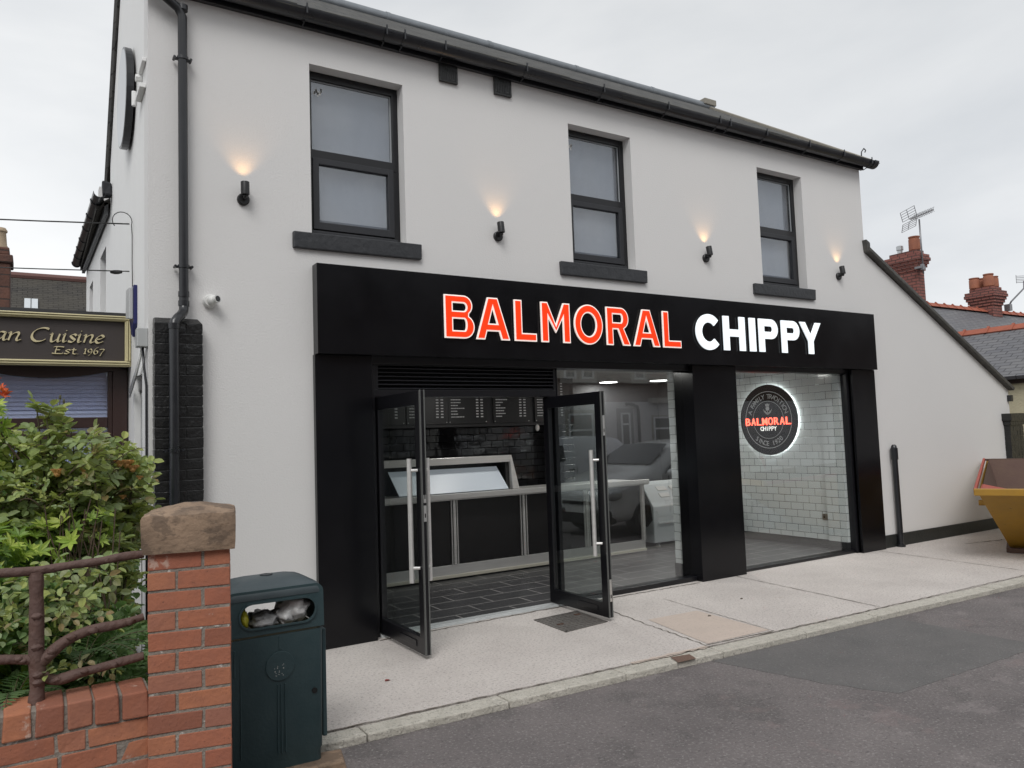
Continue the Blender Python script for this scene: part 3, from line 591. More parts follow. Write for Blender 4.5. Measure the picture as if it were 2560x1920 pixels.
# ================================================================== FASCIA SIGN
def arc(cx,cy,rx,ry,a0,a1,n=14): return [(cx+rx*math.cos(R(a0+(a1-a0)*k/n)),cy+ry*math.sin(R(a0+(a1-a0)*k/n))) for k in range(n+1)]
def G(ch,w,h,s):
    """uppercase sans outlines, list of closed splines in a w x h box with stroke s"""
    if ch=='L': return [[(0,0),(w,0),(w,s*.92),(s,s*.92),(s,h),(0,h)]]
    if ch=='I': return [[(0,0),(w,0),(w,h),(0,h)]]
    if ch=='H': return [[(0,0),(s,0),(s,h*.41),(w-s,h*.41),(w-s,0),(w,0),(w,h),(w-s,h),(w-s,h*.62),(s,h*.62),(s,h),(0,h)]]
    if ch=='A':
        t=s*.64; cx=w/2; q=s*1.08
        zc=h*.20; zt=zc+s*.85
        xo=lambda z:(cx-t)*z/h
        xi=lambda z:q+(cx-q)*z/(h-s*1.15)
        return [[(0,0),(q,0),(xi(zc),zc),(w-xi(zc),zc),(w-q,0),(w,0),(cx+t,h),(cx-t,h)],[(xi(zt),zt),(w-xi(zt),zt),(cx,h-s*1.15)]]
    if ch=='M':
        q=s*1.02
        return [[(0,0),(s,0),(s,h-s*1.75),(w/2-.0,h*.24),(w-s,h-s*1.75),(w-s,0),(w,0),(w,h),(w-s*.92,h),(w/2,h*.45),(s*.92,h),(0,h)]]
    if ch=='O': return [arc(w/2,h/2,w/2,h/2*1.03,0,360,40)[:-1],arc(w/2,h/2,w/2-s,h/2*1.03-s,0,360,40)[:-1]]
    if ch=='C':
        o=arc(w*.545,h/2,w*.545,h/2*1.03,42,318,34); i=arc(w*.545,h/2,w*.545-s,h/2*1.03-s,318,42,34)
        o=[(min(x,w),y) for x,y in o]; return [o+i]
    if ch=='P':
        hb=h*.44; rr=(h-hb)/2+.0; k=(h-hb+s*.0)
        yb=h*.40
        ro=(h-yb)/2
        return [[(0,0),(s,0),(s,yb),(w-ro,yb)]+arc(w-ro,yb+ro,ro,ro,-90,90,16)+[(0,h)],
                [(s,yb+s*.9),(s,h-s*.9),(w-ro,h-s*.9)]+arc(w-ro,yb+ro,max(ro-s,.02),ro-s*.9,90,-90,12)]
    if ch=='R':
        yb=h*.42; ro=(h-yb)/2; q=s*1.15
        return [[(0,0),(s,0),(s,yb),(w-ro-s*.6,yb),(w-q,0),(w,0),(w-ro+s*.35,yb+s*.1)]+arc(w-ro-.01,yb+ro,ro-.01,ro,-50,90,14)+[(0,h)],
                [(s,yb+s*.85),(s,h-s*.85),(w-ro-.01,h-s*.85)]+arc(w-ro-.01,yb+ro,ro-s-.01,ro-s*.85,90,-90,12)+[]]
    if ch=='B':
        ym=h*.53; r1=(h-ym)/2; r2_=(ym)/2+s*.0; 
        return [[(0,0),(w-r2_,0)]+arc(w-r2_,r2_+.004,r2_,r2_+.004,-90,62,14)+arc(w-r1-w*.06,h-r1,r1,r1,-52,90,14)+[(0,h)],
                [(s,s*.85),(s,ym-s*.36)]+[(w-r2_,ym-s*.36)]+arc(w-r2_,(ym+s*.49)/2,r2_-s,(ym-s*1.21)/2,90,-90,12)+[],
                [(s,ym+s*.5),(s,h-s*.85),(w-r1-w*.06,h-s*.85)]+arc(w-r1-w*.06,(ym+h-s*.35)/2,max(r1-s,.03),(h-ym-s*1.35)/2,90,-90,12)]
    if ch=='Y': 
        q=s*1.1; return [[(w/2-s/2,0),(w/2+s/2,0),(w/2+s/2,h*.40),(w,h),(w-q,h),(w/2,h*.60),(q,h),(0,h),(w/2-s/2,h*.40)]]
sign=thing('fascia_sign','long black shop fascia sign with lit red and white lettering across the shopfront','sign',(5,-.06,2.36))
b=MB(); b.box(1.23,8.789,-.12,-.0005,2.361,3.103); b.build('sign_panel',BLKMETAL,sign,bevel=.003)
LET=[('B',2.366,2.668),('A',2.685,3.043),('L',3.098,3.343),('M',3.399,3.74),('O',3.792,4.147),('R',4.196,4.507),('A',4.548,4.915),('L',4.962,5.22),('C',5.451,5.821),('H',5.883,6.236),('I',6.313,6.413),('P',6.474,6.805),('P',6.873,7.201),('Y',7.214,7.615)]
WLIT=mat('lit_white_acrylic',(.85,.87,.88),.4,emit=.55,ecol=(.86,.95,1))
WEDGE=mat('lit_cream_outline',(.85,.80,.76),.4,emit=.38,ecol=(1,.84,.76))
RLIT=mat('lit_red_acrylic',(.70,.03,.006),.5,spec=.2,emit=.55,ecol=(1,.05,.004))
BEDGE=mat('letter_return_black',(.01,.01,.01),.4)
for i,(ch,x0,x1) in enumerate(LET):
    h=.39; z0=2.53
    red=i<8; sp=G(ch,x1-x0,h,.084 if red else .093)
    def place(vs,y): return [(x0+v[0],y-v[2],z0+v[1]) for v in vs]
    vs,fs=curve_mesh(sp,.013,0); b=MB(); b.add(place(vs,-.134),fs)
    lo=b.build('letter',WEDGE if red else WLIT,sign)
    vs,fs=curve_mesh(sp,.006,.003); b=MB(); b.add(place(vs,-.1265),fs); b.build('letter_return',BEDGE,lo)
    if red:
        vs,fs=curve_mesh(sp,.002,-.0125); b=MB(); b.add(place(vs,-.1492),fs); b.build('letter_face',RLIT,lo)

# ================================================================== NEIGHBOUR SHOP
nb=thing('restaurant_building','dark brown timber restaurant frontage with flat roof beside the white gable','building',(-2,1.4,0))
BRN=mat('dark_brown_joinery',(.035,.017,.015),.4,vary=.4,vscale=5,vcol=(.05,.026,.022),bump=.001,bscale=30)
b=MB(); b.box(-6,-.01,1.42,8,-.05,.75); b.box(-6,-.01,1.42,8,2.34,2.80); b.box(-6,-5.8,1.42,8,.75,2.34); b.build('wall',BRN,nb)
b=MB(); b.box(-6,.0,1.25,9,2.80,2.83); b.build('flat_roof',mat('roof_felt',(.04,.04,.042),.8),nb)
b=MB(); b.box(-.125,-.012,1.36,1.42,.0,2.35); b.box(-.165,-.1255,1.375,1.42,.75,2.33); b.box(-2.6,-.1655,1.365,1.419,1.84,1.93); b.box(-2.6,-.1655,1.375,1.419,.75,1.0); b.box(-2.75,-2.6,1.36,1.42,.0,2.35); b.box(-2.6,-.1655,1.38,1.42,1.72,1.80)
b.build('window_frame',BRN,nb,bevel=.004)
arcp=[(-2.2,2.352)]+[(x_,2.352-.085*(1-((x_+.62)/.55)**2) if abs(x_+.62)<.55 else 2.352) for x_ in [-1.17+.055*k for k in range(21)]]
b=MB()
for k in range(len(arcp)-1):
    (xa,za),(xb,zb)=arcp[k],arcp[k+1]
    b.hexa([(xa,1.345,za-.001),(xb,1.345,zb-.001),(xb,1.375,zb-.001),(xa,1.375,za-.001),(xa,1.345,2.42),(xb,1.345,2.42),(xb,1.375,2.42),(xa,1.375,2.42)])
b.build('arched_pelmet',BRN,nb)
b=MB(); b.box(-2.6,-.16,1.395,1.40,1.93,2.34); b.box(-2.6,-.16,1.395,1.40,1.0,1.84); b.build('window_pane',glassmat('blue_window_glass',2.3,(.92,.94,1)),nb)
b=MB(); b.box(-2.6,-.16,1.43,1.44,1.0,2.34)
for k in range(12): b.box(-2.6,-.16,1.42,1.429,1.93+k*.035,1.933+k*.035)
b.build('blind',mat('blue_grey_blind',(.62,.66,.76),.8),nb)
rs=thing('restaurant_sign','dark brown restaurant name board in a cream moulded frame','sign',(-1.5,1.25,2.35))
CREAM=mat('cream_moulding',(.58,.52,.31),.5,vary=.4,vscale=9,vcol=(.48,.42,.25))
b=MB(); b.box(-3.2,-.012,1.20,1.34,2.36,2.785); b.build('sign_board',mat('brown_sign_board',(.045,.036,.034),.6),rs)
b=MB()
for (x0,x1,z0,z1) in ((-3.2,.0,2.745,2.79),(-3.2,.0,2.352,2.40),(-.048,.0,2.40,2.745)):
    b.box(x0,x1,1.165,1.20,z0,z1)
    if x1-x0>1: b.box(x0,x1-.012,1.150,1.165,z0+.012,z0+.024); b.box(x0,x1-.012,1.145,1.165,z0+.03,z1-.006)
    else: b.box(x0+.03,x1-.006,1.145,1.165,z0,z1); b.box(x0+.012,x0+.024,1.15,1.165,z0,z1)
b.build('moulded_frame',CREAM,rs,bevel=.004)
# nib-pen lettering
def cat(pts,n=8):
    P=[Vector(p) for p in pts]; P=[P[0]*2-P[1]]+P+[P[-1]*2-P[-2]]; out=[]
    for i in range(1,len(P)-2):
        for k in range(n):
            t=k/n; a,b_,c,d=P[i-1],P[i],P[i+1],P[i+2]
            out.append(.5*((2*b_)+(c-a)*t+(2*a-5*b_+4*c-d)*t*t+(3*b_-a-3*c+d)*t**3))
    out.append(P[-2]); return out
def nib(mb,pts,ox,oz,s,wd,y,thick,slant=.18,ang=35,minw=.22,smooth=True):
    P=cat(pts,7) if smooth and len(pts)>2 else [Vector(p) for p in pts]
    P=[Vector((ox+(p.x+p.y*slant)*s,oz+p.y*s)) for p in P]
    nv=Vector((math.cos(R(ang)),math.sin(R(ang))))*wd*.5; L_=[];Rr=[]
    for i,p in enumerate(P):
        t=(P[min(i+1,len(P)-1)]-P[max(i-1,0)]).normalized(); n=Vector((-t.y,t.x)); h=abs(nv.dot(n)); h=max(h,minw*wd*.5); L_.append(p+n*h);Rr.append(p-n*h)
    y0=y-random.uniform(0,.002)
    n=len(P); vs=[(q.x,y0,q.y) for q in L_]+[(q.x,y0,q.y) for q in Rr]+[(q.x,y0+thick,q.y) for q in L_]+[(q.x,y0+thick,q.y) for q in Rr]; fs=[]
    for i in range(n-1):
        fs+=[(i,i+1,n+i+1,n+i),(2*n+i,3*n+i,3*n+i+1,2*n+i+1),(i,2*n+i,2*n+i+1,i+1),(n+i,n+i+1,3*n+i+1,3*n+i)]
    fs+=[(0,n,3*n,2*n),(n-1,3*n-1,4*n-1,2*n-1)]
    mb.add(vs,fs)
NG={ # unit: x-height 1
 'a':(.95,[[(.78,.95),(.45,1.0),(.12,.6),(.1,.15),(.3,0),(.6,.35),(.78,.95)],[(.8,1.0),(.7,.3),(.78,.03),(.98,.15)]]),
 'n':(1.0,[[(0,.85),(.15,1),(.17,.6),(.1,0)],[(.14,.5),(.4,.9),(.65,1),(.72,.75),(.64,.25),(.72,.02),(.95,.15)]]),
 'u':(1.02,[[(0,.85),(.16,1),(.15,.4),(.2,.05),(.4,.03),(.7,.45)],[(.78,1.0),(.7,.35),(.76,.03),(.98,.15)]]),
 'i':(.5,[[(0,.85),(.17,1),(.12,.35),(.18,.03),(.4,.15)],[(.2,1.42),(.27,1.49)]]),
 's':(.72,[[(.62,.86),(.42,1.0),(.16,.82),(.3,.55),(.52,.3),(.36,.02),(.02,.1)]]),
 'e':(.82,[[(.1,.45),(.45,.55),(.66,.8),(.45,1.0),(.15,.7),(.08,.25),(.3,0),(.7,.2)]]),
 'C':(1.5,[[(1.25,1.45),(1.22,1.62),(.85,1.68),(.4,1.45),(.12,.95),(.16,.35),(.5,.0),(.95,.06),(1.22,.3)]]),
 'E':(1.15,[[(.0,1.45),(.2,1.62),(.95,1.6),(1.0,1.4)],[(.35,1.58),(.28,.8),(.3,.05)],[(.3,.88),(.72,.88)],[(-.05,.1),(.3,.02),(.95,.03),(1.05,.25)]]),
 't':(.6,[[(.22,1.4),(.2,.7),(.22,.15),(.4,.0),(.58,.1)],[(.0,.98),(.5,.98)]]),
 '.':(.35,[[(.08,.02),(.15,.1)]]),
 '1':(.6,[[(.05,.85),(.28,1.05),(.28,.05)],[(.1,.02),(.48,.02)]]),
 '9':(.85,[[(.62,.75),(.4,1.05),(.1,.8),(.2,.4),(.55,.45),(.64,.75),(.6,.2),(.25,-.4)]]),
 '6':(.85,[[(.6,1.5),(.25,1.1),(.08,.5),(.25,.02),(.6,.12),(.6,.55),(.35,.7),(.1,.4)]]),
 '7':(.8,[[(.05,.9),(.1,1.02),(.65,1.0),(.4,.3),(.22,-.4)]]),
}
GOLD=mat('cream_gold_lettering',(.60,.52,.32),.5); SHD=mat('letter_shadow_edge',(.03,.02,.012),.6)
def word(txt,xl,xr,z,xh,wd,names):
    tot=sum(NG[c][0] if c!=' ' else .55 for c in txt); s=xh; k=(xr-xl)/(tot*s); x=xl
    for c in txt:
        if c==' ': x+=.55*s*k; continue
        adv,st=NG[c]; b=MB(); b2=MB()
        for p in st:
            q=[(a*k,c_) for a,c_ in p]; stt=random.getstate(); nib(b,q,x,z,s,wd,1.186,.008,smooth=len(p)>2); nib(b2,[(a+.05,c_-.06) for a,c_ in q],x,z,s,wd*1.05,1.194,.004,smooth=len(p)>2)
        lo=b.build('letter',GOLD,rs); b2.build('letter_edge',SHD,lo); x+=adv*s*k
word('Cuisine',-.745,-.205,2.553,.066,.021,'')
word('an',-.995,-.80,2.553,.066,.021,'')
word('Est.',-.585,-.385,2.454,.036,.011,''); word('1967',-.365,-.205,2.458,.040,.010,'')

# ================================================================== FAR LEFT
fh=thing('slate_roofed_house','house with dark weathered slate roof and small skylight beyond the restaurant','house',(-1,16,0))
b=MB(); b.box(-9,6,13.2,20,-.05,3.7); b.build('wall',mat('grey_stone_wall',(.2,.18,.16),.9),fh)
b=MB(); slab(b,[(-9,12.9,3.45),(6,12.9,3.45),(6,16,6.0),(-9,16,6.0)]); slab(b,[(-9,16,6.0),(6,16,6.0),(6,19.4,3.4),(-9,19.4,3.4)]); b.build('roof',SLATE_OLD,fh)
b=MB(); b.tube([(-9,16,6.03),(6,16,6.03)],.09,8); b.build('ridge_tiles',mat('dull_ridge',(.14,.07,.06),.8),fh)
b=MB(); slab(b,[(-.90,14.72,5.02),(-.63,14.72,5.02),(-.63,15.08,5.32),(-.90,15.08,5.32)],.04); b.build('skylight',mat('skylight_glass',(.55,.58,.6),.25),fh)
b=MB(); slab(b,[(-.93,14.68,5.00),(-.60,14.68,5.00),(-.60,14.72,5.035),(-.93,14.72,5.035)],.04); slab(b,[(-.775,14.72,5.03),(-.76,14.72,5.03),(-.76,15.08,5.335),(-.775,15.08,5.335)],.03); b.build('skylight_frame',mat('dark_frame2',(.03,.03,.03),.6),fh)
ch=thing('stone_chimney','tall dark sandstone chimney with buff pot at the far left','chimney',(-1.35,10,0))
b=MB(); b.box(-1.75,-1.075,10,10.6,-.05,5.05); b.box(-1.79,-1.035,9.96,10.64,5.05,5.2); b.box(-1.75,-1.09,10,10.6,5.2,5.34); b.build('stack',mat('sooty_sandstone',(.11,.05,.035),.9,vary=.7,vscale=3,vcol=(.04,.03,.028),bump=.01,bscale=20,brick=dict(w=.5,h=.22,m=.012,mortar=(.05,.035,.03),c2=(.15,.07,.05),mbump=.01)),ch,bevel=.02)
b=MB(); b.lathe((-1.24,10.2,5.34),[(.13,0),(.12,.05),(.11,.07),(.095,.28),(.10,.30),(.115,.31),(.115,.34),(.10,.36),(.09,.38)]); b.build('chimney_pot',mat('buff_pot',(.40,.31,.21),.8,vary=.4,vscale=5),ch,smooth='auto')

# ================================================================== RIGHT BACKGROUND
rh=thing('cream_wing_house','cream rendered low house with grey slate roof and red ridge tiles beyond the lean-to','house',(14,2,0))
b=MB(); b.box(13.15,16.9,-2.0,6.3,-.05,2.42); b.build('wall',CREAMW,rh)
b=MB(); slab(b,[(12.98,6.2,2.36),(12.98,-2.1,2.36),(15,-2.1,3.37),(15,6.2,3.37)],.06); slab(b,[(15,6.2,3.37),(15,-2.1,3.37),(17.1,-2.1,2.36),(17.1,6.2,2.36)],.06); b.build('roof',SLATE_NEW,rh)
b=MB(); y=-2.1
while y<6.1: b.prism([(15-.12,3.34),(15,3.44),(15+.12,3.34),(15+.1,3.31),(15,3.40),(15-.1,3.31)],y,y+.43,'y'); b.prism([(15-.14,3.335),(15,3.47),(15+.14,3.335),(15,3.42)],y+.40,y+.445,'y'); y+=.45
b.build('ridge_tiles',REDTILE,rh)
b=MB(); b.box(13.10,13.149,-2,6.2,2.24,2.37); b.build('eaves_board',mat('brown_eaves',(.05,.03,.025),.6),rh)
mhs=thing('main_terrace_house','larger house with long grey slate roof and two brick chimneys behind the cream wing','house',(24,6,0))
b=MB(); b.box(18.6,40,3.4,9,-.05,3.1); b.build('wall',CREAMW,mhs)
b=MB(); slab(b,[(17.0,3.0,2.95),(42,3.0,2.95),(42,6,5.0),(17.0,6,5.0)],.08); slab(b,[(17.0,6,5.0),(42,6,5.0),(42,9,2.95),(17.0,9,2.95)],.08); b.build('roof',SLATE_NEW,mhs)
b=MB(); x=17.0
while x<42: b.prism([(6-.15,4.97),(6,5.10),(6+.15,4.97),(6,5.0)],x,x+.43,'x'); b.prism([(6-.17,4.96),(6,5.14),(6+.17,4.96),(6,5.05)],x+.4,x+.45,'x'); x+=.45
b.build('ridge_tiles',REDTILE,mhs)
def chimney(x0,x1,y0,y1,zb,zt,steps=3):
    c=bpy.data.objects.new('chimney',None); COL.objects.link(c); c.parent=mhs; WL[c.name]=WL[mhs.name]
    b=MB(); b.box(x0,x1,y0,y1,zb,zt-.62)
    hts=[.62,.53,.44,.35,.26,.17]
    for k,hh in enumerate(hts[:-1]):
        e=.035*(k+1) if k<4 else .12
        b.box(x0-e,x1+e,y0-e,y1+e,zt-hh,zt-hts[k+1])
    b.box(x0-.02,x1+.02,y0-.02,y1+.02,zt-.17,zt-.05); b.build('stack',REDBRICK,c); return c
c1=chimney(20.12,20.45,5.70,6.45,2.9,6.52)
POT=[]
def pot(x,y,z,h=.42,r=.14,par=None):
    b=MB(); b.lathe((x,y,z),[(r*.8,0),(r*.86,.02),(r,.1*h),(r*.97,h*.8),(r*.86,h*.88),(r*.98,h*.92),(r*.98,h)],18); b.build('chimney_pot',TERRA,par,smooth='auto')
pot(20.28,5.82,6.46,.42,.15,c1)
b=MB(); b.lathe((20.28,6.25,6.44),[(.07,0),(.07,.14),(.095,.15),(.095,.26),(.05,.28)],14); b.build('flue_cowl',mat('galvanised',(.5,.52,.53),.4,metal=.7),c1,smooth='auto')
c2=chimney(24.12,24.66,5.72,6.35,2.9,5.80)
for (px,py,h) in ((24.2,6.25,.36),(24.25,5.85,.42),(24.5,6.2,.36),(24.52,5.85,.36)): pot(px,py,5.74,h,.15,c2)
# aerials
AL=mat('aerial_metal',(.22,.22,.23),.4,metal=.6)
ae=thing('tv_aerial','tall mast tv aerial with grid reflector strapped to the red brick chimney','aerial',(20.05,5.60,5.7))
ax,ay=20.08,5.52
b=MB(); b.tube([(ax+.02,ay,5.75),(ax,ay,7.28)],.022,8); b.build('mast',AL,ae,smooth=True)
b=MB(); b.box(ax-.12,ax+.12,ay-.02,ay+.16,5.9,5.96); b.box(ax-.05,ax+.05,ay-.03,ay+.03,5.86,6.02); b.build('bracket',AL,ae)
b=MB(); d0=Vector((ax-.28,ay+.1,7.27)); d1=Vector((ax+.62,ay-.42,7.66)); d1=d0.lerp(d1,.66); b.tube([d0,d1],.018,8)
dd=(d1-d0).normalized(); side=dd.cross(Vector((0,0,1))).normalized()
for k in range(13):
    p=d0.lerp(d1,.12+k*.07); l_=.15-.005*k
    for sg in (-1,1): b.tube([p,p+side*l_*sg*.85+Vector((0,0,.07))],.006,5); b.tube([p,p+side*l_*sg*.85-Vector((0,0,.07))],.006,5)
b.build('director_boom',AL,ae)
b=MB()
for (za,zb,ty) in ((.02,.30,1),(-.06,-.26,1)):
    for k in range(5):
        q=d0+Vector((0,0,za+(zb-za)*k/4))-dd*.1*abs(za+(zb-za)*k/4)*2; b.tube([q-side*.36,q+side*.36],.007,5)
    for sg in (-1,-.1,.95):
        q0=d0+Vector((0,0,za)); q1=d0+Vector((0,0,zb))-dd*.1*abs(zb)*2; b.tube([q0+side*.36*sg,q1+side*.36*sg],.009,5)
b.build('reflector_grid',AL,ae)
a2=thing('small_tv_aerial','small aerial on a bent pole beside the second brick chimney at the right edge','aerial',(25.0,5.6,5.0))
b=MB(); b.tube([(24.75,5.58,5.12),(24.78,5.5,5.28),(25.1,5.45,5.50),(25.42,5.4,5.72),(25.46,5.4,5.95)],.025,8); b.box(24.66,24.82,5.5,5.66,5.0,5.2); b.build('pole',AL,a2,smooth='auto')
b=MB()
for k in range(5): b.tube([(25.2,5.5,5.9+k*.05),(25.5,5.3,5.9+k*.05)],.008,5)
b.tube([(25.2,5.5,5.88),(25.2,5.5,6.14)],.008,5); b.tube([(25.45,5.4,5.95),(25.75,5.2,6.3)],.012,5)
b.build('reflector_grid',AL,a2)
# black brick pier beyond the lean-to
bp=thing('black_brick_pier','black painted brick gate pier at the end of the lean-to wall','gate pier',(12.45,-.12,0))
b=MB(); brickwork(b,12.2,12.62,-.09,0,1.62,.079,gap=.008,d=.1,jit=.003); b.box(12.205,12.615,-.085,.25,-.05,1.62); b.build('pier_shaft',BLKPAINT,bp,bevel=.005)
b=MB(); b.box(12.15,12.67,-.14,.3,1.625,1.74); b.box(12.18,12.64,-.11,.28,1.56,1.624); b.build('pier_cap',BLKPAINT,bp,bevel=.008)
# waste pipe stub
wp=thing('vent_pipe','short black pipe stub rising from the pavement against the lean-to wall','pipe',(9.12,-.05,0))
b=MB(); b.tube([(9.14,-.06,0),(9.13,-.06,1.22)],.037,16); b.tube([(9.13,-.06,1.16),(9.13,-.06,1.31)],.047,16); b.build('pipe',BLKPLAS,wp,smooth='auto')
b=MB(); b.tube([(9.13,-.06,1.31),(9.13,-.06,1.34),(9.13,-.06,1.36)],[.04,.035,.018],14); b.tube([(9.14,-.06,.0),(9.14,-.06,.03)],.058,14); b.build('pipe_cap',BLKPLAS,wp,smooth='auto')

# ================================================================== SKIP
sk_=thing('yellow_skip','battered yellow builders skip with red inner edge standing at the end of the pavement','skip',(10.3,-1.4,0))
A0=Vector((8.49,-1.39,0)); a_=Vector((.909,.417,0)); b_=Vector((.417,-.909,0)).normalized(); a_.normalize()
def S(u,v,z): p=A0+a_*u+b_*v; return (p.x,p.y,z)
YEL=mat('yellow_skip_paint',(.40,.215,.022),.5,vary=.5,vscale=6,vcol=(.30,.17,.03),bump=.004,bscale=14,spot=[(9,.64,(.09,.05,.02),.85),(30,.68,(.06,.04,.02),.8)])
REDP=mat('red_skip_paint',(.38,.06,.035),.55,vary=.5,vscale=8,vcol=(.25,.05,.035))
RUST=mat('brown_rusty_steel',(.105,.062,.045),.8,vary=.6,vscale=5,vcol=(.085,.045,.038),vdetail=8,bump=.004,bscale=30,spot=[(8,.70,(.4,.37,.34),.7)])
Lr,Wd,Zr=3.2,1.75,.82; 
bo=[(1.14,.30,.03),(2.3,.30,.03),(2.3,Wd-.30,.03),(1.14,Wd-.30,.03)]; to=[(0.06,.04,Zr-.02),(Lr,.04,1.04),(Lr,Wd-.04,1.04),(0.06,Wd-.04,Zr-.02)]
b=MB(); t_=.02
b.add([S(*q) for q in bo]+[S(*q) for q in to],[(3,2,1,0),(0,1,5,4),(1,2,6,5),(2,3,7,6),(3,0,4,7)]); b.build('skip_body',YEL,sk_)
ins=lambda q,zz=0:(q[0]+(.03 if q[0]<1.5 else -.03),q[1]+(.03 if q[1]<.8 else -.03),q[2]+.02)
b=MB(); b.add([S(*ins(q)) for q in bo]+[S(*ins(q)) for q in to],[(0,1,2,3),(4,5,1,0),(5,6,2,1),(6,7,3,2),(7,4,0,3)]); b.build('skip_interior',RUST,sk_)
b=MB()
def bar(p,q,w=.05,h=.07,mi=0):
    p=Vector(p);q=Vector(q);d=(q-p).normalized();n=d.cross(Vector((0,0,1))).normalized()*w/2;z=Vector((0,0,h/2))
    b.hexa([p-n-z,p+n-z,q+n-z,q-n-z,p-n+z,p+n+z,q+n+z,q-n+z],0,mi)
bar(S(0,0,Zr),S(0,Wd,Zr),.06,.08); b.build('end_rim',YEL,sk_,bevel=.008)
b=MB(); bar(S(0.05,0.01,Zr+.012),S(Lr,.01,1.055),.03,.05)
b.build('side_rim',REDP,sk_,bevel=.006)
b=MB(); bar(S(0.05,Wd-.01,Zr+.012),S(Lr,Wd-.01,1.055),.03,.05); bar(S(Lr,0,1.055),S(Lr,Wd,1.055),.03,.03); b.build('far_rim',RUST,sk_,bevel=.006)
b=MB(); b.add([S(.06,.05,Zr+.0),S(.72,.06,Zr+.045),S(.08,.52,Zr-.01)],[(0,1,2)]); b.build('corner_gusset',REDP,sk_)
b=MB(); bar(S(1.02,.28,.03),S(1.02,Wd-.28,.03),.08,.06); bar(S(2.35,.28,.03),S(2.35,Wd-.28,.03),.08,.06)
for v in (.28,Wd-.28): bar(S(1.02,v,.03),S(2.35,v,.03),.06,.06)
b.build('base_skid',RUST,sk_,bevel=.006)
for v in (.1,Wd-.1):
    for u in (.9,2.4):
        b=MB(); q0=S(u,v-.10 if v<1 else v+.10,.62); q1=S(u,v+.02 if v<1 else v-.02,.62); b.tube([q0,q1],.035,12); b.build('lifting_lug',YEL,sk_,smooth='auto')

# ================================================================== WALL LIGHTS
LB=['black wall light between the downpipe and the nearest upstairs window','black wall light between the nearest and the middle upstairs windows','black wall light between the middle and the farthest upstairs windows','black wall light between the farthest upstairs window and the roof end']
LAMPG=mat('warm_lens',(.9,.7,.4),.3,emit=6,ecol=(1,.62,.25)); LBODY=mat('lamp_black',(.012,.012,.013),.4)
for i,(lx,lz) in enumerate(((.683,3.581),(3.032,3.546),(5.807,3.601),(8.245,3.592))):
    t=thing('wall_light',LB[i],'wall light',(lx,0,lz),'black cylinder wall lights in a row')
    b=MB(); b.tube([(lx,-.001,lz),(lx,-.022,lz),(lx,-.03,lz)],[.048,.048,.040],24); b.build('wall_rose',LBODY,t,smooth='auto')
    tl=[.002,.016,.02,.02][i]
    b=MB(); b.tube([(lx,-.028,lz),(lx,-.075,lz+.006)],.010,10); b.ell((lx,-.075,lz+.008),(.017,.017,.017),12,8); b.build('bracket_arm',LBODY,t,smooth='auto')
    c0=Vector((lx,-.078,lz+.018)); c1=Vector((lx-tl*.3,-.078+tl*.6,lz+.122)); ax_=(c1-c0).normalized()
    b=MB(); b.tube([c0,c0+ax_*.004,c1-ax_*.004,c1,c1,c1-ax_*.03],[.028,.033,.033,.032,.027,.026],24,caps=True); b.build('lamp_shade',LBODY,t,smooth='auto')
    b=MB(); b.tube([c1-ax_*.028,c1-ax_*.024],.024,16); b.build('lens',LAMPG,t)
    ld=bpy.data.lights.new('wall_lamp','SPOT'); ld.energy=2.1; ld.color=(1,.56,.22); ld.spot_size=R(92); ld.spot_blend=.9; ld.shadow_soft_size=.012
    lo=bpy.data.objects.new('wall_lamp',ld); COL.objects.link(lo); lo.parent=t; dirn=Vector((0,.10,1)).normalized()
    lo.location=(c1+ax_*.004)-Vector((lx,0,lz)); lo.rotation_euler=(-dirn).to_track_quat('Z','Y').to_euler()
# cctv
cc=thing('dome_camera','small white turret security camera on the wall beside the downpipe','security camera',(.44,0,2.755))
b=MB(); b.tube([(.425,-.001,2.75),(.425,-.03,2.75),(.427,-.045,2.75)],[.052,.052,.044],24); b.build('base',WHITEP,cc,smooth='auto')
b=MB(); b.ell((.437,-.06,2.752),(.040,.040,.040),20,14); hd=Vector((.5,-.8,.08)).normalized(); p=Vector((.437,-.06,2.752)); b.tube([p,p+hd*.055],.030,20); b.build('head',WHITEP,cc,smooth='auto')
b=MB(); b.tube([p+hd*.054,p+hd*.058],.022,20); b.build('lens',mat('lens_black',(.01,.01,.01),.1),cc)
# round gable sign
gs=thing('round_gable_sign','large round sign with a black edge mounted high on the white gable','sign',(-.06,1.1,4.7))
b=MB(); rr_=.40
def disc(mb,cy,cz,r,x0,x1,seg=48): mb.prism([(cy+r*math.cos(2*PI*k/seg),cz+r*math.sin(2*PI*k/seg)) for k in range(seg)],x0,x1,'x')
disc(b,1.17,4.72,.43,-.02,-.075); b.build('rim',BLKPLAS,gs)
b=MB(); disc(b,1.17,4.72,.41,-.0755,-.079); b.build('face',mat('pale_sign_face',(.5,.52,.54),.3),gs)
# painted bracket on the gable
br=thing('iron_wall_bracket','white painted iron hinge bracket with bolts high on the gable','bracket',(0,.3,4.7))
b=MB(); b.box(-.045,-.001,.12,.42,4.40,4.435); b.box(-.03,-.001,.10,.36,4.60,4.63); b.tube([(-.05,.44,4.37),(-.05,.44,4.49)],.02,10); b.build('strap',RENDER_L,br,bevel=.004)
b=MB(); b.tube([(-.001,.36,4.57),(-.05,.36,4.57)],.028,6); b.build('bolt',RENDER_L,br)
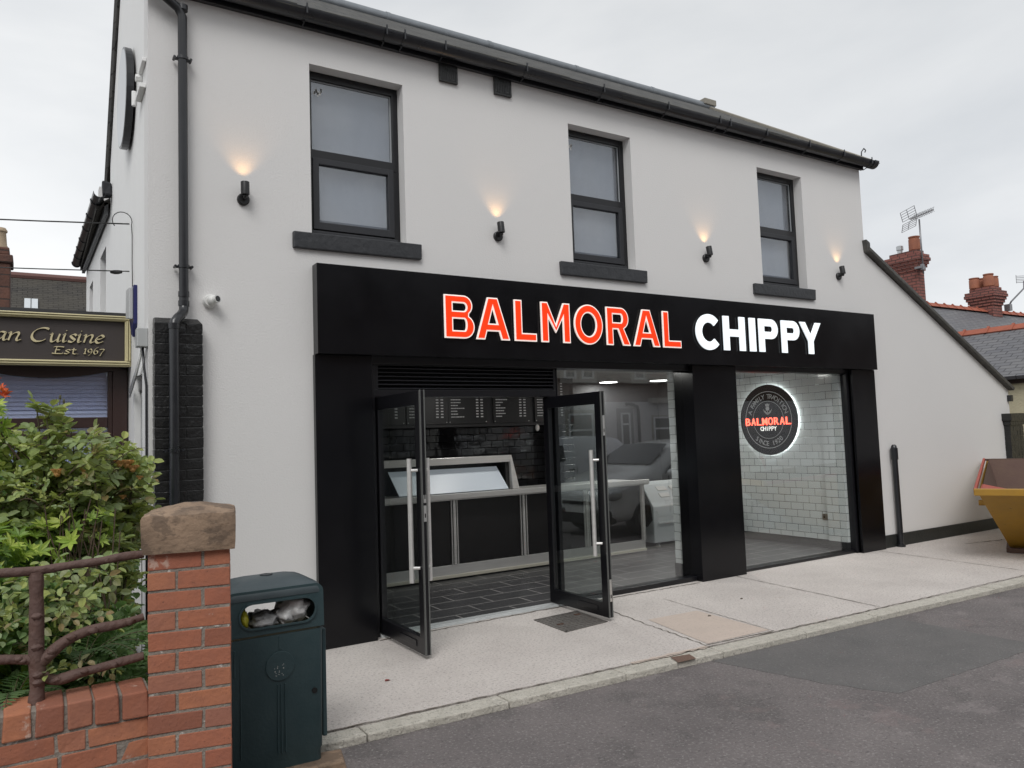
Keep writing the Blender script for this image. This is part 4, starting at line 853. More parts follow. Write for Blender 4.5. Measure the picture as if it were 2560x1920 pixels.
# alarm box, junction box, conduit
al=thing('alarm_box','blue and white burglar alarm box seen edge-on on the gable wall','alarm box',(0,.8,2.75))
b=MB(); b.prism([(.70,2.98),(.98,3.0),(1.02,2.72),(.90,2.60),(.78,2.56),(.70,2.66)],-.028,-.001,'x'); b.build('backplate',mat('alarm_blue',(.012,.016,.10),.35),al,bevel=.004)
b=MB(); b.prism([(.72,2.96),(.96,2.98),(.99,2.74),(.72,2.70)],-.06,-.029,'x'); b.build('cover',GREYP,al,bevel=.006)
jb=thing('junction_box','grey electrical junction box on the corner beside the black brick pier','junction box',(0,.1,2.45))
b=MB(); b.box(-.075,-.001,.02,.13,2.39,2.53); b.build('box',GREYP,jb,bevel=.006)
b=MB(); b.tube([(-.03,.12,2.40),(-.03,.45,2.27),(-.03,.98,2.12)],.010,8); b.tube([(-.03,.14,2.36),(-.03,.5,2.22),(-.03,.98,2.08)],.008,8); b.build('conduit',RENDER_L,jb,smooth=True)
b=MB(); b.tube([(-.03,.08,2.39),(-.025,.05,2.25),(-.012,.02,2.1),(-.012,.012,1.2),(-.012,.012,.1)],.009,8); b.build('cable',BLKPLAS,jb,smooth=True)
# wires
WIRE=mat('black_cable',(.02,.02,.02),.5)
def cable(name,pts,r,label):
    b=MB(); b.tube(pts,r,6); return tag(b.build(name,WIRE,None,smooth=True),label,'cable')
def sag(p,q,s,n=14): p=Vector(p);q=Vector(q); return [p.lerp(q,k/n)-Vector((0,0,s*4*(k/n)*(1-k/n))) for k in range(n+1)]
cable('overhead_cable',sag((-.03,1.0,3.56),(-9,3.2,3.85),.12),.006,'upper thin overhead cable running left from the gable wall')
cable('overhead_cable',sag((-.03,1.0,3.15),(-9,3.0,3.45),.10),.005,'lower overhead cable with a black splice sleeve near the gable')
b=MB(); b.tube([(-.17,1.05,3.145),(-.14,1.04,3.143),(-.11,1.03,3.143),(-.085,1.02,3.145)],[.012,.018,.018,.012],8); b.build('splice_sleeve',WIRE,bpy.data.objects['overhead_cable.001'],smooth=True)
lp=[(-.02,1.0,3.52)]; 
loop=[(-.03-.075*(1-math.cos(a))*1.0,1.0,3.56+.07*math.sin(a)*1.1) for a in [R(-20+ k*20) for k in range(13)]]
cable('hanging_wire',[( -.012,.93,2.9),(-.014,.95,3.2),(-.012,.97,3.45)]+[(x_+.02,y_,z_+.02) for x_,y_,z_ in loop],.004,'loose looped wire running down the gable wall')

# ================================================================== GARDEN WALL, PIER, RAILING
gp=thing('brick_gate_pier','orange brick garden pier with a weathered sandstone cap beside the litter bin','gate pier',(-.18,-2.65,0))
b=MB(); random.seed(11)
X0_,X1_=-.332,-.028; z=1.221; h=.0785; row=0
while z>-.04:
    st=.195 if row%2==0 else .098
    xs=[X0_,X0_+st+.006,X1_]; g=.011
    for k in range(2):
        xa=xs[k]+(g/2 if k else 0); xb=xs[k+1]-(g/2 if k==0 else 0); dy=random.uniform(0,.0028)
        b.box(xa,xb,-2.80+dy,-2.69,z-h+g+random.uniform(-.001,.0015),z+random.uniform(-.0015,.001),random.random(),0,.0018)
    # side faces (return bricks)
    for (xa,xb) in ((X0_+.001,X0_+.1),(X1_-.1,X1_-.001)):
        ys=[-2.685,-2.575 if row%2 else -2.47,-2.47 if row%2 else -2.47]
        if row%2: b.box(xa,xb,-2.685,-2.585,z-h+g,z,random.random(),0,.0018); b.box(xa,xb,-2.575,-2.47,z-h+g,z,random.random(),0,.0018)
        else: b.box(xa,xb,-2.685,-2.47,z-h+g,z,random.random(),0,.0018)
    z-=h; row+=1
PX=Matrix.Translation((-.332,-2.80,0))@Matrix.Rotation(R(-12),4,'Z')@Matrix.Translation((.332,2.80,0))   # the pier stands a little turned
b.build('brick_shaft',BRICKM,gp,bevel=.0028,xf=PX)
b=MB(); b.box(X0_+.003,X1_-.003,-2.7955,-2.475,-.05,1.222); 
b.build('mortar',MORTAR,gp,smooth='auto',xf=PX)
# sandstone cap with domed worn top
b=MB(); n=22; cx0,cx1,cy0,cy1=-.350,-.010,-2.822,-2.45; V=[];F_=[]
def capz(s,t):
    d=max(abs(s-.5),abs(t-.5))*2; return 1.366+.036*min(1,(1-d)*1.25)**.9
for i in range(n+1):
    for k in range(n+1):
        s=i/n;t=k/n; q=mnoise.noise(Vector((s*5,t*5,0)))*.006; V.append((cx0+(cx1-cx0)*s+mnoise.noise(Vector((t*6,3,s)))*.003,cy0+(cy1-cy0)*t,capz(s,t)+q))
for i in range(n):
    for k in range(n): F_.append((i*(n+1)+k,(i+1)*(n+1)+k,(i+1)*(n+1)+k+1,i*(n+1)+k+1))
b.add(V,F_)
edge=[(i,0) for i in range(n)]+[(n,k) for k in range(n)]+[(i,n) for i in range(n,0,-1)]+[(0,k) for k in range(n,0,-1)]
rings=[]
for (dz,ins) in ((0,0),(-.006,-.004),(-.05,-.004),(-.11,-.003),(-.142,.001)):
    ring=[]
    for (i,k) in edge:
        s=i/n;t=k/n; x_=cx0+(cx1-cx0)*s;y_=cy0+(cy1-cy0)*t; dx=(s-.5)*2;dy=(t-.5)*2; mm=max(abs(dx),abs(dy))
        q=mnoise.noise(Vector((x_*14,y_*14,dz*20)))*.004
        if dz==0: base=V[i*(n+1)+k]; ring.append(base)
        else: ring.append((x_-(ins-q)*(1 if dx>0 else -1)*(abs(dx)>.95),y_-(ins-q)*(1 if dy>0 else -1)*(abs(dy)>.95),1.360+dz))
    rings.append(ring)
m_=len(edge); vs=[p for r_ in rings for p in r_]; fs=[]
for r_ in range(len(rings)-1):
    for k in range(m_): fs.append((r_*m_+k,r_*m_+(k+1)%m_,(r_+1)*m_+(k+1)%m_,(r_+1)*m_+k)[::-1])
fs.append([(len(rings)-1)*m_+k for k in range(m_)]); b.add(vs,fs)
b.build('sandstone_cap',SANDST,gp,smooth='auto',xf=PX)
gw=thing('garden_wall','low orange brick garden wall with brick on edge coping beside the pier','garden wall',(-1.4,-2.68,0))
b=MB(); z=.588; row=0
while z>-.04:
    x=X0_+.006; first=True
    while x>-2.6:
        l=(.2+random.uniform(-.008,.008)); 
        if first and row%2==0: l=.215
        elif first: l=.11
        elif random.random()<.2: l=.1
        b.box(x-l+.010,x,-2.775+random.uniform(0,.0035),-2.68,z-h+.010,z,random.random(),0,.003); x-=l; first=False
    z-=h; row+=1
x=X0_+.004
cop=MB()
while x>-2.6:
    l=random.uniform(.090,.102); tz=random.uniform(-.004,.005); cop.box(x-l+.012,x,-2.785+random.uniform(-.003,.006),-2.565,.597,.697+tz,random.random(),0,.004); x-=l
b.build('brick_courses',BRICKM,gw,bevel=.003); cop.build('coping',BRICKM,gw,bevel=.006)
b=MB(); b.box(-2.6,X0_+.012,-2.7705,-2.575,-.05,.688); b.build('mortar',MORTAR,gw)
# railing of rustic branch-like concrete
rl=thing('rustic_railing','brown branch shaped concrete railing on the low garden wall','railing',(-1.2,-2.68,.69))
def branch(name,pts,r,lab=None):
    P=cat([Vector(p) for p in pts],10); b=MB(); rs_=[]
    for i,p in enumerate(P): rs_.append((r if not isinstance(r,tuple) else r[0]+(r[1]-r[0])*i/(len(P)-1))*(1+.16*mnoise.noise(p*9)+.08*mnoise.noise(p*31)))
    P=[p+Vector((0,.003*mnoise.noise(p*12),.005*mnoise.noise(p*8+Vector((4,4,4))))) for p in P]
    b.tube(P,rs_,12)
    rr=random.Random(int(abs(pts[0][0]*100)))
    for k in range(max(2,len(P)//9)):
        p=P[rr.randrange(2,len(P)-2)]; q=rs_[0]; b.ell((p.x,p.y-q*.75,p.z+rr.uniform(-.3,.3)*q),(q*.7,q*.45,q*.5),10,6,.3,4)
    return b.build(name,RUSTIC,rl,smooth='auto')
Y_=-2.66
branch('top_rail',[(-.33,Y_,1.207),(-.45,Y_,1.20),(-.6,Y_,1.19),(-.75,Y_,1.183),(-.9,Y_,1.188),(-1.2,Y_,1.20),(-1.6,Y_,1.19),(-2.6,Y_,1.2)],.0165)
for dx in (0,-.75,-1.5):
    branch('post',[(-.70+dx,Y_,.68),(-.695+dx,Y_,.78),(-.70+dx,Y_,.87),(-.70+dx,Y_,1.0),(-.703+dx,Y_,1.18)],(.030,.024))
    if dx==0:
        branch('branch_rail',[(-.70,Y_,.83),(-.655,Y_,.865),(-.60,Y_,.905),(-.52,Y_,.93),(-.43,Y_,.935),(-.33,Y_,.955)],(.026,.015))
        branch('branch_rail',[(-.70,Y_,.80),(-.64,Y_,.765),(-.56,Y_,.772),(-.45,Y_,.785),(-.33,Y_,.80)],(.022,.016))
    branch('branch_rail',[(-.70+dx,Y_,.85),(-.75+dx,Y_,.858),(-.85+dx,Y_,.87),(-1.0+dx,Y_,.865),(-1.45+dx,Y_,.86)],(.020,.016))

# ================================================================== LITTER BIN
lbn=thing('litter_bin','dark green plastic litter bin stuffed with rubbish beside the brick pier','litter bin',(.35,-1.95,0))
x0,x1,y0,y1=.085,.580,-2.156,-1.80
def rrect(x0,x1,y0,y1,r,n=6):
    out=[]
    for (cx,cy,a) in ((x1-r,y0+r,-90),(x1-r,y1-r,0),(x0+r,y1-r,90),(x0+r,y0+r,180)): out+=arc(cx,cy,r,r,a,a+90,n)
    return out
def loft(mb,rings,cap0=True,cap1=True):
    n=len(rings[0]); vs=[p for r_ in rings for p in r_]; fs=[]
    for i in range(len(rings)-1):
        for k in range(n): fs.append((i*n+k,i*n+(k+1)%n,(i+1)*n+(k+1)%n,(i+1)*n+k))
    if cap0: fs.append(list(range(n))[::-1])
    if cap1: fs.append([(len(rings)-1)*n+k for k in range(n)])
    mb.add(vs,fs)
RR=lambda e,z,r=.03:[(p[0],p[1],z) for p in rrect(x0+e,x1-e,y0+e,y1-e,r)]
b=MB(); loft(b,[RR(.016,-.045),RR(.016,.06),RR(.010,.075),RR(.004,.62),RR(.004,.675)]); b.build('bin_body',BINM,lbn,smooth='auto')
b=MB(); loft(b,[RR(.012,.6755),RR(.012,.685)]); b.build('seam',mat('seam_pale',(.16,.15,.10),.7),lbn)
# hood: front and back plates with slot, side walls
def stad(xa,xb,za,zb,n=12):
    r=(zb-za)/2; return arc(xb-r,(za+zb)/2,r,r,-90,90,n)+arc(xa+r,(za+zb)/2,r,r,90,270,n)
slot=stad(.155,.535,.722,.845)
for (yy,sg) in ((y0,1),(y1-.012,1)):
    vs,fs=curve_mesh([[(x0,.687),(x1,.687)]+arc(x1-.045,.865,.043,.043,0,90,8)+arc(x0+.045,.865,.043,.043,90,180,8),slot],.006,0)
    b=MB(); b.add([(v.x,yy+.006-v.z,v.y) for v in vs],fs); b.build('hood_plate',BINM,lbn,bevel=.003)
b=MB()
for (xa,xb) in ((x0+.0005,x0+.012),(x1-.012,x1-.0005)): b.box(xa,xb,y0+.0125,y1-.0125,.687,.868)
b.build('hood_side',BINM,lbn)
slr=stad(.149,.541,.716,.851); 
vs,fs=curve_mesh([slr,stad(.158,.532,.725,.842)],.005,0); b=MB(); b.add([(v.x,y0-.004-v.z,v.y) for v in vs],fs); b.build('slot_rim',BINM,lbn,bevel=.002)
b=MB(); rings=[]
for (e,e2,z) in ((.002,-.003,.862),(.003,-.004,.875),(.008,-.002,.892),(.020,.006,.906),(.038,.020,.919),(.07,.05,.934),(.12,.09,.946),(.17,.13,.952)):
    rings.append([(p[0],p[1],z) for p in rrect(x0+e,x1-e,y0+e2,y1-e2,.035)])
loft(b,rings); b.build('lid',BINLID,lbn,smooth='auto')
b=MB(); b.tube([(.33,-1.98,.95),(.33,-1.98,.957)],.032,20); b.build('stub_plate',mat('stub_dark',(.03,.035,.04),.6),lbn)
# raised panel details on the front
b=MB(); yf=y0+.004; b.tube([(.350,yf+.004,.52),(.350,yf-.006,.52)],.072,40); b.build('emblem_disc',BINM,lbn,bevel=.002)
b=MB()
for xx in (.335,.352,.372): b.box(xx,xx+.006,yf-.004,yf+.02,.09,.43)
b.box(.345,.356,yf-.003,yf+.02,.60,.665); b.box(.155,.160,yf-.002,yf+.02,.10,.60); b.box(.125,.135,yf-.004,yf+.02,.5,.63)
b.build('moulded_rib',BINM,lbn,bevel=.002)
b=MB(); b.tube([(.525,yf+.01,.365),(.525,yf-.004,.365)],.014,16); b.build('lock',DARK,lbn)
b=MB(); rs2=random.Random(4)
for k in range(16):
    xx=.318+rs2.random()*.05; zz=.465+rs2.random()*.07; b.box(xx,xx+.0016+rs2.random()*.004,yf-.0072,yf-.0062,zz,zz+.002+rs2.random()*.005)
b.build('scratches',mat('scratch_pale',(.32,.33,.32),.7),lbn)
b=MB(); b.box(x1+.006,x1+.030,-2.09,-2.03,.10,.655); b.box(x1-.002,x1+.03,-2.00,-1.95,.60,.655); b.box(x1-.002,x1+.018,-2.085,-2.04,.37,.39); b.build('side_handle',BINM,lbn,bevel=.006)
# rubbish
BAGW=mat('white_carrier_bag',(.72,.72,.71),.35,vary=.3,vscale=16,vcol=(.5,.5,.5),bump=.012,bscale=22,bdetail=5)
b=MB(); b.ell((.455,-2.02,.775),(.085,.11,.068),26,18,.35,2.6); b.ell((.40,-2.06,.75),(.05,.06,.045),18,12,.5,3); tag(b.build('plastic_bag',BAGW,None,smooth=True),'white carrier bag bulging in the slot of the litter bin','bag')
b=MB(); b.ell((.30,-2.03,.735),(.085,.10,.045),22,14,.5,3.2); tag(b.build('plastic_bag',mat('grey_thin_bag',(.26,.26,.26),.3,bump=.01,bscale=25),None,smooth=True),'crumpled grey plastic bag in the middle of the bin slot','bag')
b=MB(); b.ell((.185,-2.07,.76),(.03,.06,.055),16,12,.35,4); tag(b.build('food_wrapper',mat('yellow_wrapper',(.45,.42,.03),.4,bump=.006,bscale=30),None,smooth=True),'yellow wrapper at the left end of the bin slot','wrapper')
b=MB(); b.box(.03,.66,-2.20,-1.78,-.0,.004,jit=.0); 
b=MB(); b.hexa([(.30,-2.22,-.05),(.665,-2.235,-.05),(.71,-2.05,-.05),(.3,-2.0,-.05),(.30,-2.22,.012),(.645,-2.232,.008),(.69,-2.06,.006),(.3,-2.0,.012)]); tag(b.build('bin_base_slab',SANDST,None,bevel=.008),'rough reddish stone slab under the litter bin','slab')

# ================================================================== INTERIOR THINGS
ct=thing('serving_counter','long shop counter with black panels framed in stainless steel','counter',(4.4,1.95,0))
PAN=mat('black_counter_panel',(.018,.017,.018),.35,vary=.3,vscale=6)
yc=1.94
b=MB(); b.box(2.0,6.40,yc+.012,2.6,.18,.94); b.build('panel',PAN,ct)
b=MB(); b.box(2.0,6.42,yc,2.6,.05,.175); b.build('kickplate',STAINL,ct,bevel=.003)
b=MB(); b.box(2.0,6.43,yc-.014,yc,.03,.062); b.build('kick_trim',mat('pale_trim',(.75,.72,.60),.3,metal=.3),ct)
for (xa,xb) in ((2.5,2.58),(3.445,3.533),(4.406,4.505),(5.392,5.477),(6.36,6.43)):
    b=MB(); wv=(xb-xa)/2; b.box(xa,xa+.013,yc-.008,yc+.012,.175,.94); b.box(xb-.013,xb,yc-.008,yc+.012,.175,.94); b.box(xa+wv-.017,xa+wv+.017,yc-.012,yc+.012,.1751,.9399); b.build('upright_trim',STAINL,ct,bevel=.003)
b=MB(); b.box(1.95,6.47,yc-.06,2.65,.955,.975); b.box(1.95,6.47,yc-.06,yc-.03,.925,.955); b.box(1.95,6.47,yc-.08,yc-.06,.94,1.0); b.build('worktop',STAINL,ct,bevel=.004)
hd=thing('heated_display','stainless heated food cabinet with a sloping white lit panel on the counter','food cabinet',(3.6,2.3,.98))
b=MB(); b.box(2.0,4.53,2.30,2.36,1.325,1.41); b.box(2.0,4.53,2.36,2.8,1.37,1.40); b.hexa([(4.50,2.24,.98),(4.60,2.24,.98),(4.60,2.32,.98),(4.50,2.32,.98),(4.505,2.30,1.41),(4.53,2.30,1.41),(4.53,2.34,1.41),(4.505,2.34,1.41)])
b.build('steel_frame',STAINL,hd,bevel=.003)
b=MB(); b.hexa([(4.45,2.32,.98),(4.58,2.32,.98),(4.58,2.8,.98),(4.45,2.8,.98),(4.47,2.36,1.37),(4.50,2.36,1.37),(4.50,2.8,1.37),(4.47,2.8,1.37)]); b.build('end_panel',mat('dark_steel',(.06,.06,.06),.3,metal=.6),hd)
b=MB(); b.hexa([(2.95,2.28,.985),(4.46,2.28,.985),(4.46,2.29,.985),(2.95,2.29,.985),(2.88,2.44,1.27),(4.38,2.44,1.27),(4.38,2.45,1.27),(2.88,2.45,1.27)]); b.build('white_flap',mat('white_flap_lit',(.60,.66,.72),.35,emit=.10,ecol=(.8,.9,1)),hd)
b=MB(); b.box(2.0,4.45,2.6,2.61,.98,1.36); b.build('back_panel',mat('dark_back',(.03,.03,.03),.3),hd)
# menu boards
MT=mat('menu_text',(.5,.5,.5),.6,emit=.06,ecol=(.8,.8,.8)); MBK=mat('menu_board_black',(.018,.018,.019),.4)
ML=['menu board nearest the left door jamb','menu board partly behind the left open door','middle menu board in the doorway with two price columns','menu board above the right end of the food cabinet','menu board seen through the glass of the right open door','menu board farthest right behind the main shop window']
for k,xa in enumerate((2.72,3.33,3.93,4.62,5.30-.0,5.93)):
    if k==5: continue
    xb=xa+.60; t=thing('menu_board',ML[k]+', black with small pale lettering','menu board',((xa+xb)/2,2.88,1.84),'menu boards over the counter')
    b=MB(); b.box(xa,xb,2.872,2.899,1.84,2.44); b.build('board',MBK,t,bevel=.003)
    b=MB(); rr=random.Random(k)
    for r_ in range(13):
        z=1.925+r_*.038; l_=.06+rr.random()*.13; x=xa+.04
        while x<xa+.04+l_: wv=.012+rr.random()*.03; b.box(x,min(x+wv,xa+.04+l_+.01),2.868,2.8715,z,z+.011); x+=wv+.006
        for xx in ((.42,.49) if k in (1,2,3) else (.45,)): b.box(xa+xx,xa+xx+.036,2.868,2.8715,z-.002,z+.013)
    b.build('lettering',MT,t)
    b=MB()
    for xx in (xa+.02,xb-.03): b.tube([(xx,2.871,1.862),(xx,2.866,1.862)],.006,8)
    b.build('fixing',WHITEP,t)
# ceiling lights
LED=mat('led_panel',(1,1,1),.5,emit=5,ecol=(1,1,.97))
CLb=['round ceiling panel light nearer the doors','round ceiling panel light in line with the tiled nib','round ceiling panel light over the counter','round ceiling panel light by the tiled side wall']
for k,(lx,ly) in enumerate(((7.0,3.3),(7.7,2.9),(4.3,1.3),(6.9,1.3))):
    t=thing('ceiling_light',CLb[k],'ceiling light',(lx,ly,2.45),'round ceiling lights in the shop')
    b=MB(); b.lathe((lx,ly,2.452),[(.155,0),(.155,.017)],32); b.build('housing',WHITEP,t,smooth='auto')
    b=MB(); b.lathe((lx,ly,2.447),[(.14,0),(.14,.005)],32); b.build('diffuser',LED,t)
    ld=bpy.data.lights.new('panel_lamp','AREA'); ld.shape='DISK'; ld.size=.28; ld.energy=11; ld.color=(1,.98,.94)
    lo=bpy.data.objects.new('panel_lamp',ld); COL.objects.link(lo); lo.parent=t; lo.location=(0,0,-.012)
# chest freezer
fz=thing('chest_freezer','white chest freezer on castors with a dark side behind the counter end','freezer',(7.2,2.0,0))
FW=mat('freezer_white',(.62,.66,.67),.3)
b=MB(); b.prism([(1.97,.10),(2.75,.10),(2.75,.90),(2.18,.90),(2.02,.66),(1.97,.60)],6.62,8.2,'x'); b.build('cabinet',FW,fz,bevel=.01)
b=MB(); b.prism([(2.0,.42),(2.10,.32),(2.7,.32),(2.7,.86),(2.18,.86),(2.03,.64)],6.60,6.6195,'x'); b.build('side_panel',mat('freezer_dark',(.012,.012,.013),.25),fz)
b=MB(); b.box(6.7,8.2,1.955,1.969,.36,.385); b.build('trim_strip',mat('trim_white',(.75,.78,.78),.3),fz)
b=MB()
for i in range(5):
    for k in range(2): b.hexa([(6.85+i*.25,2.05+k*.06,.72+k*.09),(7.03+i*.25,2.05+k*.06,.72+k*.09),(7.03+i*.25,2.055+k*.06,.715+k*.09),(6.85+i*.25,2.055+k*.06,.715+k*.09),(6.83+i*.25,2.088+k*.06,.775+k*.09),(7.01+i*.25,2.088+k*.06,.775+k*.09),(7.01+i*.25,2.093+k*.06,.77+k*.09),(6.83+i*.25,2.093+k*.06,.77+k*.09)])
b.build('price_card',WHITEP,fz)
for (cx_,cy_) in ((6.75,2.05),(8.05,2.05)):
    b=MB(); b.tube([(cx_-.014,cy_,.045),(cx_+.014,cy_,.045)],.032,14); b.box(cx_-.02,cx_+.02,cy_-.02,cy_+.02,.07,.10); b.build('castor',GREYP,fz,smooth='auto')
# socket
so_=thing('wall_socket','double steel wall socket low on the white tiled wall','socket',(8.3,.43,.43))
b=MB(); b.box(8.292,8.2995,.365,.505,.388,.470); b.build('faceplate',mat('socket_steel',(.35,.33,.3),.35,metal=.7),so_,bevel=.003)
b=MB()
for yy in (.40,.47): b.box(8.2905,8.2918,yy-.012,yy+.012,.415,.438); b.box(8.2905,8.2918,yy-.008,yy+.008,.447,.46)
b.build('switch',DARK,so_)
# round backlit sign on the tiled wall
rsn=thing('round_neon_sign','round black backlit sign with red neon lettering on the white tiled wall','sign',(8.25,1.35,1.76))
YC,ZC,RD=1.265,1.760,.505
b=MB(); disc(b,YC,ZC,RD,8.245,8.262,64); b.build('disc',mat('gloss_black_disc',(.012,.012,.013),.06),rsn)
b=MB(); ring=[]
for k in range(64):
    a=2*PI*k/64; ring.append((8.28,YC+(RD-.03)*math.cos(a),ZC+(RD-.03)*math.sin(a)))
b.tube(ring+[ring[0]],.009,8,caps=False); b.build('halo_strip',mat('halo_led',(1,1,1),.5,emit=11,ecol=(.95,1,.99)),rsn)
GRY=mat('grey_print',(.42,.43,.43),.5); 
def ringmesh(r,w_,par,a0=0,a1=360):
    b=MB(); n=64; vs=[];fs=[]
    for k in range(n+1):
        a=R(a0+(a1-a0)*k/n)
        for q in (r-w_/2,r+w_/2): vs.append((8.2438,YC+q*math.cos(a),ZC+q*math.sin(a)))
    for k in range(n): fs.append((2*k,2*k+1,2*k+3,2*k+2))
    b.add(vs,fs); return b.build('printed_ring',GRY,par)
ringmesh(.405,.010,rsn); ringmesh(.268,.007,rsn)
def sgn(ch,u,v,size,rot,mt_,x=8.2435,ext=.0006,off=.0,name='letter',par=rsn,fitw=None):
    vs,fs=glyph(ch,size,ext,off); 
    w0=min(q.x for q in vs);w1=max(q.x for q in vs); cx=(w0+w1)/2; out=[]
    for q in vs:
        a=(q.x-cx)*(fitw/(w1-w0) if fitw else 1); c_=q.y-size*.36
        U=u+a*math.cos(rot)-c_*math.sin(rot); Vv=v+a*math.sin(rot)+c_*math.cos(rot); out.append((x+q.z,YC-U,ZC+Vv))
    b=MB(); b.add(out,fs); return b.build(name,mt_,par)
def arctext(t,r,a0,a1,size,flip=False):
    n=len(t)
    for k,c in enumerate(t):
        if c==' ': continue
        a=R(a0+(a1-a0)*k/(n-1)); 
        sgn(c,r*math.cos(a),r*math.sin(a),size,(a-PI/2) if not flip else (a+PI/2),GRY,off=.0006)
arctext('A FAMILY TRADITION',.337,160,20,.095)
arctext('SINCE 1920',.337,232,308,.095,True)
NEON=mat('red_neon',(1,.25,.15),.4,emit=3.2,ecol=(1,.10,.06)); NEOT=mat('neon_tube_core',(1,.6,.5),.4,emit=3.0,ecol=(1,.50,.40))
for k,c in enumerate('BALMORAL'):
    u=-.355+k*.1015; vv=.012*0
    lo=sgn(c,u,-.02,.15,0,NEON,x=8.232,ext=.004,off=.001,name='neon_letter',fitw=.082 if c!='M' else .092)
for k,c in enumerate('CHIPPY'):
    sgn(c,-.112+k*.047,-.125,.085,0,mat('white_sign_lettering',(.8,.8,.78),.4,emit=.7,ecol=(1,1,.95)),x=8.236,off=.002,name='letter')
b=MB()  # thistle emblem
def poly(pts): b.add([(8.2436,YC-u,ZC+v) for u,v in pts],[list(range(len(pts)))])
poly([(-.04,.232),(-.03,.19),(.03,.19),(.04,.232),(.02,.222),(.0,.236),(-.02,.222)])
poly([(-.026,.186),(-.034,.16),(-.02,.132),(.02,.132),(.034,.16),(.026,.186)]); poly([(-.005,.128),(-.005,.07),(.005,.07),(.005,.128)])
for s_ in (-1,1): poly([(s_*.006,.072),(s_*.03,.085),(s_*.055,.105),(s_*.075,.14),(s_*.07,.16),(s_*.06,.135),(s_*.045,.125),(s_*.04,.135),(s_*.03,.112),(s_*.012,.105)])
b.build('thistle_emblem',GRY,rsn)
b=MB(); b.ell((5.35,2.9,1.76),(.03,.03,.05),12,8); tag(b.build('hanging_sensor',WHITEP,None,smooth=True),'small white sensor hanging under the menu bulkhead','sensor')
# ================================================================== PLANTS
def leafmat(name,cols,rough=.5,tr=.25):
    mt=mat(name,cols[0],rough,rnd=cols,vary=.25,vscale=30,vcol=[c*.6 for c in cols[0]])
    b=mt.node_tree.nodes['Principled BSDF']; b.inputs['Subsurface Weight'].default_value=0
    n=mt.node_tree.nodes; l=mt.node_tree.links; t=n.new('ShaderNodeBsdfTranslucent'); t.inputs[0].default_value=(cols[len(cols)//2][0]*1.3,cols[len(cols)//2][1]*1.5,cols[len(cols)//2][2],1)
    ms=n.new('ShaderNodeMixShader'); ms.inputs[0].default_value=tr; o=n['Material Output']; l.new(b.outputs[0],ms.inputs[1]); l.new(t.outputs[0],ms.inputs[2]); l.new(ms.outputs[0],o.inputs[0]); return mt
LF1=leafmat('rose_leaf',[(.15,.20,.085),(.24,.32,.13),(.33,.40,.14),(.38,.41,.12),(.26,.33,.18),(.30,.20,.10)])
LF2=leafmat('shrub_leaf',[(.15,.25,.05),(.27,.40,.07),(.42,.53,.10),(.52,.58,.13)])
LF3=leafmat('fern_leaf',[(.05,.10,.03),(.08,.15,.045),(.11,.19,.06)])
LF4=leafmat('round_leaf',[(.13,.22,.08),(.22,.34,.14),(.30,.42,.19)])
STEM=mat('green_stem',(.07,.075,.03),.7,vary=.5,vscale=20,vcol=(.09,.05,.03)); WOOD=mat('woody_stem',(.09,.06,.04),.85,vary=.5,vscale=20)
def leaf(mb,p,d,n,L_,W_,rnd,fold=.18,round_=False):
    d=d.normalized(); s=d.cross(n); 
    if s.length<1e-4: s=d.orthogonal()
    s.normalize(); n=s.cross(d).normalized()
    c=lambda t,w_,z:p+d*(L_*t)+s*(W_*w_)+n*(z*W_)
    if round_: st=[(.0,0),(.18,.36),(.5,.5),(.82,.34),(1,0)]
    else: st=[(.0,0),(.22,.30),(.48,.5),(.78,.28),(1,0)]
    mid=[c(t,0,-.10*math.sin(t*PI)-.25*t*t) for t,_ in st]; le=[c(t,w_,fold-.25*t*t) for t,w_ in st[1:-1]]; ri=[c(t,-w_,fold-.25*t*t) for t,w_ in st[1:-1]]
    vs=mid+le+ri; m=len(mid)
    fs=[(0,1,m),(0,m+3,1),(1,2,m+1,m),(1,m+3,m+4,2),(2,3,m+2,m+1),(2,m+4,m+5,3),(3,4,m+2),(3,m+5,4)]
    mb.add(vs,fs,rnd)
def rv(rr): 
    while True:
        v=Vector((rr.uniform(-1,1),rr.uniform(-1,1),rr.uniform(-1,1)))
        if .05<v.length<1: return v.normalized()
def rose_spray(mb,sm,p,d,rr,s=1.0,lm=5,stem=True):
    """compound leaf: rachis with paired leaflets and one at the tip"""
    d=d.normalized(); n=(Vector((0,0,1))*.9+rv(rr)*.6+Vector((0,-.35,0))).normalized(); side=d.cross(n).normalized(); L_=.085*s
    r0=rr.random()
    if stem: sm.tube([p,p+d*L_*.6,p+d*L_-Vector((0,0,.008))],.0012*s+.0004,4,caps=False)
    for t in ((.35,.75) if lm==5 else (.5,)):
        for sg in (-1,1): leaf(mb,p+d*L_*t,(side*sg+d*.45+rv(rr)*.12),n+rv(rr)*.25,rr.uniform(.045,.062)*s,rr.uniform(.031,.042)*s,min(1,max(0,r0+rr.uniform(-.15,.15))),round_=True)
    leaf(mb,p+d*L_,d+rv(rr)*.15,n+rv(rr)*.2,.052*s,.036*s,min(1,max(0,r0+rr.uniform(-.1,.1))),round_=True)
def whorl(mb,p,d,rr,s=1.0,k=8,nar=.3):
    d=d.normalized(); a0=rr.random()*6; o=d.orthogonal().normalized(); q=d.cross(o); r0=rr.random()
    for i in range(k):
        a=a0+2*PI*i/k+rr.uniform(-.2,.2); rad=o*math.cos(a)+q*math.sin(a); tl=rr.uniform(.3,.8)
        leaf(mb,p,rad+d*tl,d,rr.uniform(.05,.075)*s,.075*s*nar,min(1,max(0,r0+rr.uniform(-.2,.2))),.1)
